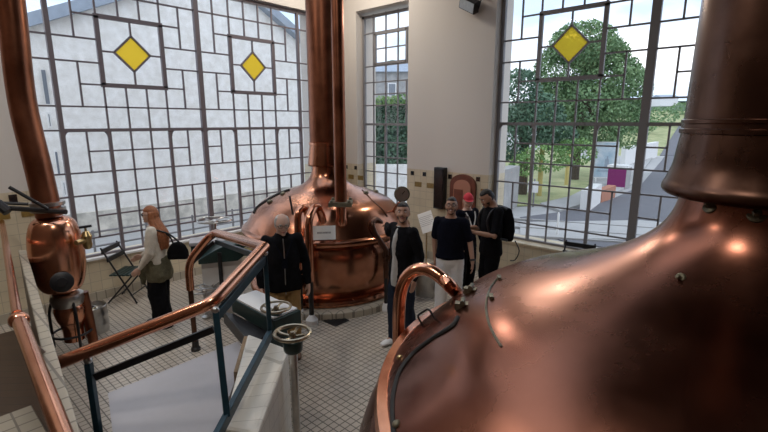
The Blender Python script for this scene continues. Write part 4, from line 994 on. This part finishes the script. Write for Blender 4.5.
# man in black with backpack, looking at his phone
bp_ = at(491, 240, 6.3); fb_ = (LEFT*1.0+TOCAM*.25).normalized()
person('backpackman', 'person in black shirt with backpack looking down at a phone', bp_.x, bp_.y, fb_, 1.82,
       {'R': [(.235, .09, 1.13), (.10, .30, 1.17), (-.35, .8, .35), (-.3, -.3, 1), .7], 'L': [(-.24, .08, 1.12), (-.10, .30, 1.15), (.35, .8, .35), (.3, -.3, 1), .7]}, head=(.55, 0),
       top=('shirt', 'blackfab', 'short'), bottom=('trousers', 'blackfab', .012), shoe='black', hair=('hair_dark', 'short'), beard='hair_dark', build=1.08, hem=.82)
ph = MB(); ph.box((-.045, .365, 1.215), (.045, .377, 1.36)); po = local('backpackman', ph, 'phone', 'black', None); tag(po, 'black phone held by the man with the backpack', 'phone')
bk = MB(); bk.rings([[Vector((.16*math.copysign(abs(math.cos(2*PI*k/24))**.6, math.cos(2*PI*k/24)), yc+yw*math.copysign(abs(math.sin(2*PI*k/24))**.6, math.sin(2*PI*k/24)), z)) for k in range(24)] for z, yc, yw in ((1.0, -.21, .04), (1.02, -.215, .065), (1.14, -.22, .078), (1.30, -.21, .066), (1.42, -.19, .05), (1.46, -.18, .03))]); bk.ball((0, -.285, 1.13), (.12, .04, .10))
bo_ = local('backpackman', bk, 'backpack', 'blackfab', None, vox=.013, wob=.006); tag(bo_, 'black backpack worn by the man looking at a phone', 'backpack')
for sg in (-1, 1):
    st = MB(); st.tube(catmull([(sg*.10, -.19, 1.42), (sg*.11, -.07, 1.475), (sg*.12, .07, 1.43), (sg*.135, .135, 1.28), (sg*.16, .06, 1.10), (sg*.14, -.17, 1.02)], 5), .018, 8); local('backpackman', st, 'strap', 'black', bo_)
st = MB(); st.tube(catmull([(-.12, -.30, 1.0), (-.14, -.36, .86), (-.10, -.33, .72), (-.05, -.28, .70)], 4), .008, 6); local('backpackman', st, 'loose_strap', 'black', bo_)
bpy.data.scenes.remove(TMP)

# ------------------------------------------------------------------ outside
GZ = -.35
m = MB(); m.box((XF+.45, -160, GZ-.2), (400, 200, GZ)); o = m.build('ground', M['pave'], smooth=False); struct(o); o.name = 'ground'
m = MB(); m.box((-120, YF+.35, GZ-.2), (XF+.45, 200, GZ)); o = m.build('yard', M['pave'], smooth=False); o['kind'] = 'structure'; o.name = 'ground_yard'
def gpoly(name, px, z, m_, h=.02):
    P = [on_z(x, y, GZ+z) if not isinstance(x, Vector) else x for x, y in px]
    mb = MB().hexa([p_-Vector((0,0,h)) for p_ in P], P); o = mb.build(name, M[m_], None, False); o['kind'] = 'structure'; return o
gpoly('road', [(520, 217), (560, 212), (610, 200), (640, 186), (662, 160), (680, 133), (694, 126), (745, 126), (760, 150), (760, 235), (700, 262), (560, 240)], .03, 'asphalt')
gpoly('pavement', [(560, 210), (606, 197), (633, 183), (652, 158), (664, 137), (676, 130), (655, 130), (630, 150), (606, 178), (570, 196), (540, 203)], .10, 'pave', .1)
gpoly('grass_bank', [(496, 206), (548, 204), (585, 190), (600, 165), (560, 150), (496, 150)], .06, 'grass', .05)
gpoly('tram_strip', [(520, 236), (640, 240), (760, 262), (760, 232), (640, 220), (520, 222)], .05, 'pave', .03)
# thin kerb lines across the near paving
for i, y in enumerate((218, 226, 234)):
    a, b = on_z(515, y, GZ+.07), on_z(650, y+9, GZ+.07); d = (b-a).normalized(); n = Vector((-d.y, d.x, 0))*.04
    a -= d*1; b += d*9
    mb = MB().hexa([a-n-Vector((0,0,.06)), b-n-Vector((0,0,.06)), b+n-Vector((0,0,.06)), a+n-Vector((0,0,.06))], [a-n, b-n, b+n, a+n]); o = mb.build('kerb_line', M['greywall'], None, False); o['kind'] = 'structure'
# weathered gabled house opposite the left window
YH = 14.0
hA, hB = on_y(30, 27, YH), on_y(116, 2, YH); hC, hD = on_y(254, 4, YH), on_y(304, 47, YH)
sl1 = (hB.z-hA.z)/(hB.x-hA.x); sl2 = (hD.z-hC.z)/(hD.x-hC.x)
xp = (hD.z-hA.z+sl1*hA.x-sl2*hD.x)/(sl1-sl2); zp = hA.z+sl1*(xp-hA.x)
x0, x1 = hA.x-.3, hD.x+.0; z0e, z1e = hA.z+sl1*(x0-hA.x), hD.z
HO = thing('house', 'white weathered gabled house with slate verge opposite the left window', 'house', (xp, YH, GZ))
prof_ = [(x0, GZ), (x1, GZ), (x1, z1e), (xp, zp), (x0, z0e)]
MB().prism([(x, YH, z) for x, z in prof_], (0, 9, 0)).build('wall', M['render'], HO, False)
for (xa, za), (xb, zb) in (((x0-.35, z0e-.35*sl1), (xp, zp)), ((x1+.35, z1e+.35*sl2), (xp, zp))):
    MB().prism([(xa, YH-.30, za), (xb, YH-.30, zb), (xb, YH-.30, zb+.30), (xa, YH-.30, za+.30)], (0, 9.5, 0)).build('roof', M['slate'], HO, False)
for (px, y0_, y1_) in ((45, 68, 106), (49, 112, 128), (57, 150, 176), (64, 181, 196)):
    a, b = on_y(px-3.2, y0_, YH), on_y(px+3.2, y1_, YH)
    f_ = MB().box((a.x, YH-.05, b.z), (b.x, YH+.02, a.z)).build('window', M['white'], HO, False); MB().box((a.x+.05, YH-.06, b.z+.05), (b.x-.05, YH-.05, a.z-.05)).build('pane', M['darkpane'], f_, False)
MB().box((x0, YH-.08, GZ), (x1, YH, on_y(160, 203, YH).z)).build('stone_base', M['rubble'], HO, False)
# railing in the yard before the house
YR = 10.5; rl = thing('yard_railing', 'thin grey yard railing seen low through the left window', 'railing', (3.5, YR, GZ))
bm_ = MB()
for y in (222, 235, 247): 
    z = on_y(160, y, YR).z; MB().tube([(1.6, YR, z), (9.2, YR, z)], .022, 8).build('rail', M['greyiron'], rl)
for i in range(8): MB().tube([(1.7+i*1.05, YR, GZ), (1.7+i*1.05, YR, on_y(160, 220, YR).z)], .025, 8).build('post', M['greyiron'], rl)

def leaves(mb, c, r, n, size):
    for _ in range(n):
        v = Vector((random.gauss(0, 1), random.gauss(0, 1), random.gauss(0, 1))).normalized()*random.uniform(.55, 1.0)**.5
        p_ = Vector(c)+Vector((v.x*r[0], v.y*r[1], v.z*r[2])); a = Vector((random.gauss(0, 1), random.gauss(0, 1), random.gauss(0, 1))).normalized(); b = a.cross(Vector((random.gauss(0, 1), random.gauss(0, 1), random.gauss(0, 1)))).normalized(); s = size*random.uniform(.6, 1.3)
        mb.add([p_-a*s, p_-b*s*.5, p_+a*s, p_+b*s*.5], [(0, 1, 2, 3)])
def tree(name, label, cat, base, blobs, m_, n, size, trunk=None, group=None):
    o = thing(name, label, cat, base, group)
    mb = MB()
    for c, r in blobs: leaves(mb, c, r, int(n*r[0]*r[2]), size)
    f_ = mb.build('foliage', M[m_], o, False)
    if trunk:
        t_ = MB(); t_.tube(trunk, [.22*(1-.6*i/len(trunk)) for i in range(len(trunk))], 10)
        for c, r in blobs[:5]: t_.tube([trunk[-1], Vector(c)], [.10, .03], 6)
        t_.build('trunk', M['bark'], o)
    return o
def blob(x, y, D, rpx, ry=None):
    c = at(x, y, D); k = D/FPX; return (c, (rpx*k, rpx*k, (ry or rpx)*k))
D_ = 24
b0 = on_z(556, 168, GZ)
tb = at(575, 172, D_); tb = Vector((tb.x, tb.y, GZ))
tree('tree', 'large leafy green tree beside the road outside right window', 'tree', tb, [blob(572, 140, D_, 20, 12), blob(600, 132, D_, 22, 12), blob(583, 45, D_, 32, 22), blob(608, 78, D_, 30, 26), blob(566, 70, D_+1, 30, 28), blob(590, 105, D_, 34, 22), blob(628, 92, D_+2, 22, 26), blob(556, 100, D_+1, 24, 24), blob(618, 118, D_+1, 24, 14), blob(600, 55, D_+1, 26, 18)], 'leaf', 1700, .10,
     [tb, tb+Vector((.1, 0, 2.)), at(585, 100, D_)], 'trees outside the right window')
tb = at(522, 190, 19); tb = Vector((tb.x, tb.y, GZ))
tree('tree', 'darker bushy tree outside at the left part of right window', 'tree', tb, [blob(520, 100, 19, 22, 30), blob(540, 120, 18.5, 24, 26), blob(512, 140, 19, 18, 22), blob(556, 135, 19, 20, 16)], 'leaf3', 2200, .085, [tb, tb+Vector((0, 0, 1.5)), at(522, 125, 19)], 'trees outside the right window')
tb = at(550, 168, 17.5); tb = Vector((tb.x, tb.y, GZ))
tree('bush', 'bright green bush on the grass bank outside', 'bush', tb, [blob(545, 158, 17.5, 26, 14), blob(575, 152, 18, 22, 14), blob(523, 165, 17, 14, 12)], 'leaf2', 1500, .07)
tb = at(606, 140, 26); tb = Vector((tb.x, tb.y, GZ))
tree('bush', 'dark green bush behind the poster board outside', 'bush', tb, [blob(600, 135, 27, 22, 16), blob(628, 135, 28, 18, 14)], 'leaf', 900, .10)
RD0, RD1 = 42, 92; RZ1 = at(690, 111, RD1).z
def ramp(D): return GZ+(RZ1-GZ)*(D-RD0)/(RD1-RD0)
def slope_strip(name, n0, n1, f0, f1, lift, m_):
    q = []
    for x, D in ((n0, RD0), (n1, RD0), (f1, RD1), (f0, RD1)):
        v = at(x, 122, D); q.append(Vector((v.x, v.y, ramp(D)+lift)))
    o = MB().hexa([Vector((v.x, v.y, GZ-.1)) for v in q], q).build(name, M[m_], None, False); o['kind'] = 'structure'
slope_strip('hillside', 590, 900, 590, 900, 0, 'grass'); slope_strip('road_uphill', 664, 745, 687, 706, .06, 'asphalt')
for (x, D, r, lab) in ((660, 66, 16, 'round roadside bush far up the road'), (678, 84, 10, 'far green bush below the white house'), (640, 58, 16, 'roadside bush behind the window mullion')):
    tb = at(x, 122, D); tb.z = ramp(D); rr = r*D/FPX
    tree('bush', lab, 'bush', tb, [(tb+Vector((0, 0, rr*.55)), (rr, rr, rr*.62))], 'leaf', 160, .22)
# far hill, house on it
def hillm(name, pts, D, m_, label):
    P = [at(x, y, D) for x, y in pts]; back = Vector((FW[0], FW[1], 0))*60
    o = MB().hexa([Vector((p_.x, p_.y, GZ)) for p_ in P]+[Vector((p_.x, p_.y, GZ))+back for p_ in P][::-1], [p_ for p_ in P]+[p_+back for p_ in P][::-1]).build(name, M[m_], None); o['kind'] = 'structure'; return o
hillm('hill', [(468, 112), (520, 104), (560, 101), (600, 102), (640, 99), (662, 101), (690, 101), (720, 104), (770, 104)], 150, 'hill', '')
hillm('hill', [(335, 64), (362, 66), (380, 63), (392, 60), (402, 61), (420, 60), (440, 64)], 160, 'hill', '')
hp = at(664, 101, 140); o = thing('house', 'tiny white house on the far hill at right', 'house', hp); u = Vector((RT[0], RT[1], 0)); fwv = Vector((FW[0], FW[1], 0))
QH = Matrix((u, fwv, Vector((0,0,1)))).transposed()
MB().box((-2.2, -2, -1.5), (3.0, 3, 1.0), QH, hp).build('wall', M['white'], o, False); MB().hexa([hp+QH@Vector(v) for v in ((-2.4,-2.4,1),(3.2,-2.4,1),(3.2,3.4,1),(-2.4,3.4,1))], [hp+QH@Vector(v) for v in ((-2.4,.4,1.8),(3.2,.4,1.8),(3.2,.6,1.8),(-2.4,.6,1.8))]).build('roof', M['slate'], o, False)
# street furniture
def upright(name, label, cat, x, yb, yt, w, m_, group=None):
    b_ = on_z(x, yb, GZ); D = b_.x*FW[0]+b_.y*FW[1]; t_ = at(x, yt, D); o = thing(name, label, cat, b_, group)
    MB().lathe([(w*1.3, GZ), (w, GZ+.1), (w, t_.z), (w*.6, t_.z+.04)], (b_.x, b_.y, 0), 14).build('pole', M[m_], o); return o, D, b_
upright('pole', 'ochre pole on the grass bank, nearer the window edge', 'pole', 539, 197, 149, .10, 'yellowpost', 'ochre poles outside')
upright('pole', 'ochre pole on the grass bank, nearer the poster board', 'pole', 566, 186, 151, .09, 'yellowpost', 'ochre poles outside')
pb = on_z(606, 182.5, GZ); D = pb.x*FW[0]+pb.y*FW[1]; o = thing('poster_board', 'pale blue poster board on the pavement outside', 'sign', pb)
pc = at(606, 160, D); face = Vector((-.75, -.25, 0)).normalized(); 
pan, q = face_plate(pc, 1.0, 1.75, .08, 0, 'panel', M['poster'], o, face); MB().box((-.53, -.92, -.05), (.53, .92, .03), q, pc).build('frame', M['white'], o, False)
mk = MB(); mk.box((-.05, -.45, .04), (.14, .05, .045), q, pc); mk.box((.02, .05, .04), (.09, .2, .045), q, pc); mk.box((-.35, -.6, .04), (.40, -.5, .045), q, pc); mk.build('printed_picture', M['slate'], pan, False)
for s in (-.4, .4): MB().tube([Vector((pc.x, pc.y, GZ))+q@Vector((s, 0, 0)), pc+q@Vector((s, -.8, 0))], .04, 8).build('leg', M['white'], o)
cb = on_z(617, 188, GZ); o = thing('street_cabinet', 'grey street cabinet with magenta front on the pavement', 'cabinet', cb); D = cb.x*FW[0]+cb.y*FW[1]; k = D/FPX
qc = Matrix.Rotation(AZ-PI/2+PI/2-.75, 3, 'Z'); ht = at(621, 167, D).z-GZ
qc = Matrix((Vector((RT[0], RT[1], 0)), Vector((FW[0], FW[1], 0)), Vector((0, 0, 1)))).transposed()@Matrix.Rotation(-.75, 3, 'Z')
MB().box((-.38, -.30, 0), (.42, .45, ht), qc, cb).build('body', M['greywall'], o, False); MB().box((-.42, -.34, ht), (.46, .49, ht+.10), qc, cb).build('lid', M['white'], o, False); MB().box((-.37, -.33, .06), (.41, -.30, ht-.04), qc, cb).build('magenta_front', M['magenta'], o, False)
# low roadside walls
def wall_seg(name, label, p0, p1, h, t, m_):
    a, b = on_z(*p0, GZ), on_z(*p1, GZ); d = (b-a).normalized(); n = Vector((-d.y, d.x, 0))*t/2; q = [a-n, b-n, b+n, a+n]
    o = MB().hexa(q, [v+Vector((0,0,h)) for v in q]).build(name, M[m_], None, False); return tag(o, label, 'wall', None, 'structure')
wall_seg('roadside_wall', 'long white wall along the road behind the street cabinet', (622, 167), (655, 157), 1.35, .3, 'white')
wall_seg('brick_wall', 'low terracotta wall by the kerb outside', (597, 203), (611, 197), .5, .3, 'rust')
wall_seg('white_block', 'white low wall by the kerb outside', (584, 212), (596, 203), .75, .3, 'white')
wall_seg('stone_pier', 'pale stone gate wall outside at the left jamb', (497, 214), (512, 206), 1.5, .4, 'greywall')
o, D, b_ = upright('sign_post', 'thin post with small white notice on the grass outside', 'sign', 533, 207, 180, .03, 'greyiron'); pc = at(533, 187, D-.06); face_plate(pc, .36, .40, .03, 0, 'notice', M['paper'], o, (-.8, -.4, 0))
o, D, b_ = upright('bollard', 'thin white bollard on the paving outside', 'bollard', 557, 236, 214, .03, 'white')
# what stands behind the narrow window: ivy hedge, pale wall, grey buildings
def strip(name, label, x0, x1, yt, yb, D, depth, m_, kind=None, cat=None):
    a, b = at(x0, yt, D), at(x1, yt, D); zb = at((x0+x1)/2, yb, D).z; bk_ = Vector((FW[0], FW[1], 0))*depth
    q = [a, b, b+bk_, a+bk_]; o = MB().hexa([Vector((v.x, v.y, zb)) for v in q], [Vector((v.x, v.y, a.z)) for v in q]).build(name, M[m_], None, False)
    if kind: o['kind'] = kind
    if label: o['label'] = label
    if cat: o['category'] = cat
    return o, a, b, zb
strip('garden_wall', 'pale wall below the ivy hedge', 340, 435, 165, 206, 17, .4, 'render', 'structure', 'wall')
hg = at(392, 135, 17.3); o = thing('ivy_hedge', 'tall dark ivy hedge behind the narrow window', 'hedge', Vector((hg.x, hg.y, GZ)))
mb = MB(); u = Vector((RT[0], RT[1], 0)); k = 17.3/FPX
for i in range(17000):
    x = random.uniform(368, 428); y = random.uniform(100, 170)
    p_ = at(x, y, 17.55+random.random()*.8); a = Vector((random.gauss(0,1), random.gauss(0,1), random.gauss(0,1))).normalized(); b = a.cross(Vector((random.gauss(0,1), random.gauss(0,1), random.gauss(0,1)))).normalized(); s = .075*random.uniform(.6, 1.3)
    mb.add([p_-a*s, p_-b*s*.6, p_+a*s, p_+b*s*.6], [(0,1,2,3)])
mb.build('foliage', M['leaf3'], o, False)
a, b = at(366, 102, 18.4), at(430, 102, 18.4); bk_ = fwv*.4; q = [a, b, b+bk_, a+bk_]
MB().hexa([Vector((v.x, v.y, GZ)) for v in q], q).build('stems', M['bark'], o, False)
a = at(385, 88, 40); o = thing('building', 'grey stone building with slate roof seen above the ivy hedge', 'building', Vector((a.x, a.y, GZ)))
qb = Matrix((Vector((RT[0], RT[1], 0)), fwv, Vector((0, 0, 1)))).transposed(); za = at(390, 72, 40).z; zr_ = at(390, 66, 40).z; aa = Vector((a.x, a.y, 0))
MB().box((-3.2, 0, GZ), (4.2, 6, za), qb, aa).build('wall', M['greywall'], o, False)
MB().hexa([aa+qb@Vector(v) for v in ((-3.5,-.4,za),(4.5,-.4,za),(4.5,6.4,za),(-3.5,6.4,za))], [aa+qb@Vector(v) for v in ((-3.3,2.6,zr_+.6),(4.3,2.6,zr_+.6),(4.3,3.4,zr_+.6),(-3.3,3.4,zr_+.6))]).build('roof', M['slate'], o, False)
for x in (-1.4, .6, 2.4):
    f_ = MB().box((x-.35, -.06, za-2.0), (x+.35, .02, za-.9), qb, aa).build('window', M['white'], o, False); MB().box((x-.28, -.07, za-1.93), (x+.28, -.06, za-.97), qb, aa).build('pane', M['darkpane'], f_, False)
gh = at(378, 112, 16.9)
tree('bush', 'light green shrub above the ivy hedge in narrow window', 'bush', Vector((gh.x, gh.y, GZ)), [blob(384, 101, 17.5, 10, 5), blob(402, 99, 17.6, 12, 5)], 'leaf2', 3000, .06)

# ------------------------------------------------------------------ camera, light, view
cam = bpy.data.cameras.new('camera'); co = bpy.data.objects.new('camera', cam); COL.objects.link(co)
cam.sensor_width = 36; cam.lens = FPX/768*36; cam.clip_start = .02; cam.clip_end = 2000
co.location = EYE; co.rotation_euler = (PI/2-TH, 0, math.atan2(-FW[0], FW[1]))
sc = bpy.context.scene; sc.camera = co
w = bpy.data.worlds.new('sky'); sc.world = w; w.use_nodes = True; nt = w.node_tree; bg = nt.nodes['Background']
tc = nt.nodes.new('ShaderNodeTexCoord'); n = nt.nodes.new('ShaderNodeTexNoise'); n.inputs['Scale'].default_value = 2.6; n.inputs['Detail'].default_value = 6
mp = nt.nodes.new('ShaderNodeMapping'); mp.inputs['Scale'].default_value = (1, 1, 2.5)
nt.links.new(tc.outputs['Generated'], mp.inputs[0]); nt.links.new(mp.outputs[0], n.inputs['Vector'])
r = nt.nodes.new('ShaderNodeValToRGB'); r.color_ramp.elements[0].position = .42; r.color_ramp.elements[1].position = .6
r.color_ramp.elements[0].color = (.40, .53, .72, 1); r.color_ramp.elements[1].color = (.82, .84, .88, 1)
nt.links.new(n.outputs['Fac'], r.inputs[0]); nt.links.new(r.outputs[0], bg.inputs['Color']); bg.inputs['Strength'].default_value = 1.5
def lamp(name, loc, energy, size, col, rot=(0,0,0), shape='DISK'):
    l = bpy.data.lights.new(name, 'AREA'); l.energy = energy; l.shape = shape; l.size = size; l.color = col
    o = bpy.data.objects.new(name, l); o.location = loc; o.rotation_euler = rot; COL.objects.link(o); return o
for x, y in FILL_LAMPS:
    lamp('added_fill_lamp', (x, y, ZC-.08), 42, .8, (1, .92, .82))  # fill light of the added lamps
sc.view_settings.view_transform = 'Standard'; sc.view_settings.look = 'None'; sc.view_settings.exposure = 0.5; sc.view_settings.gamma = 1
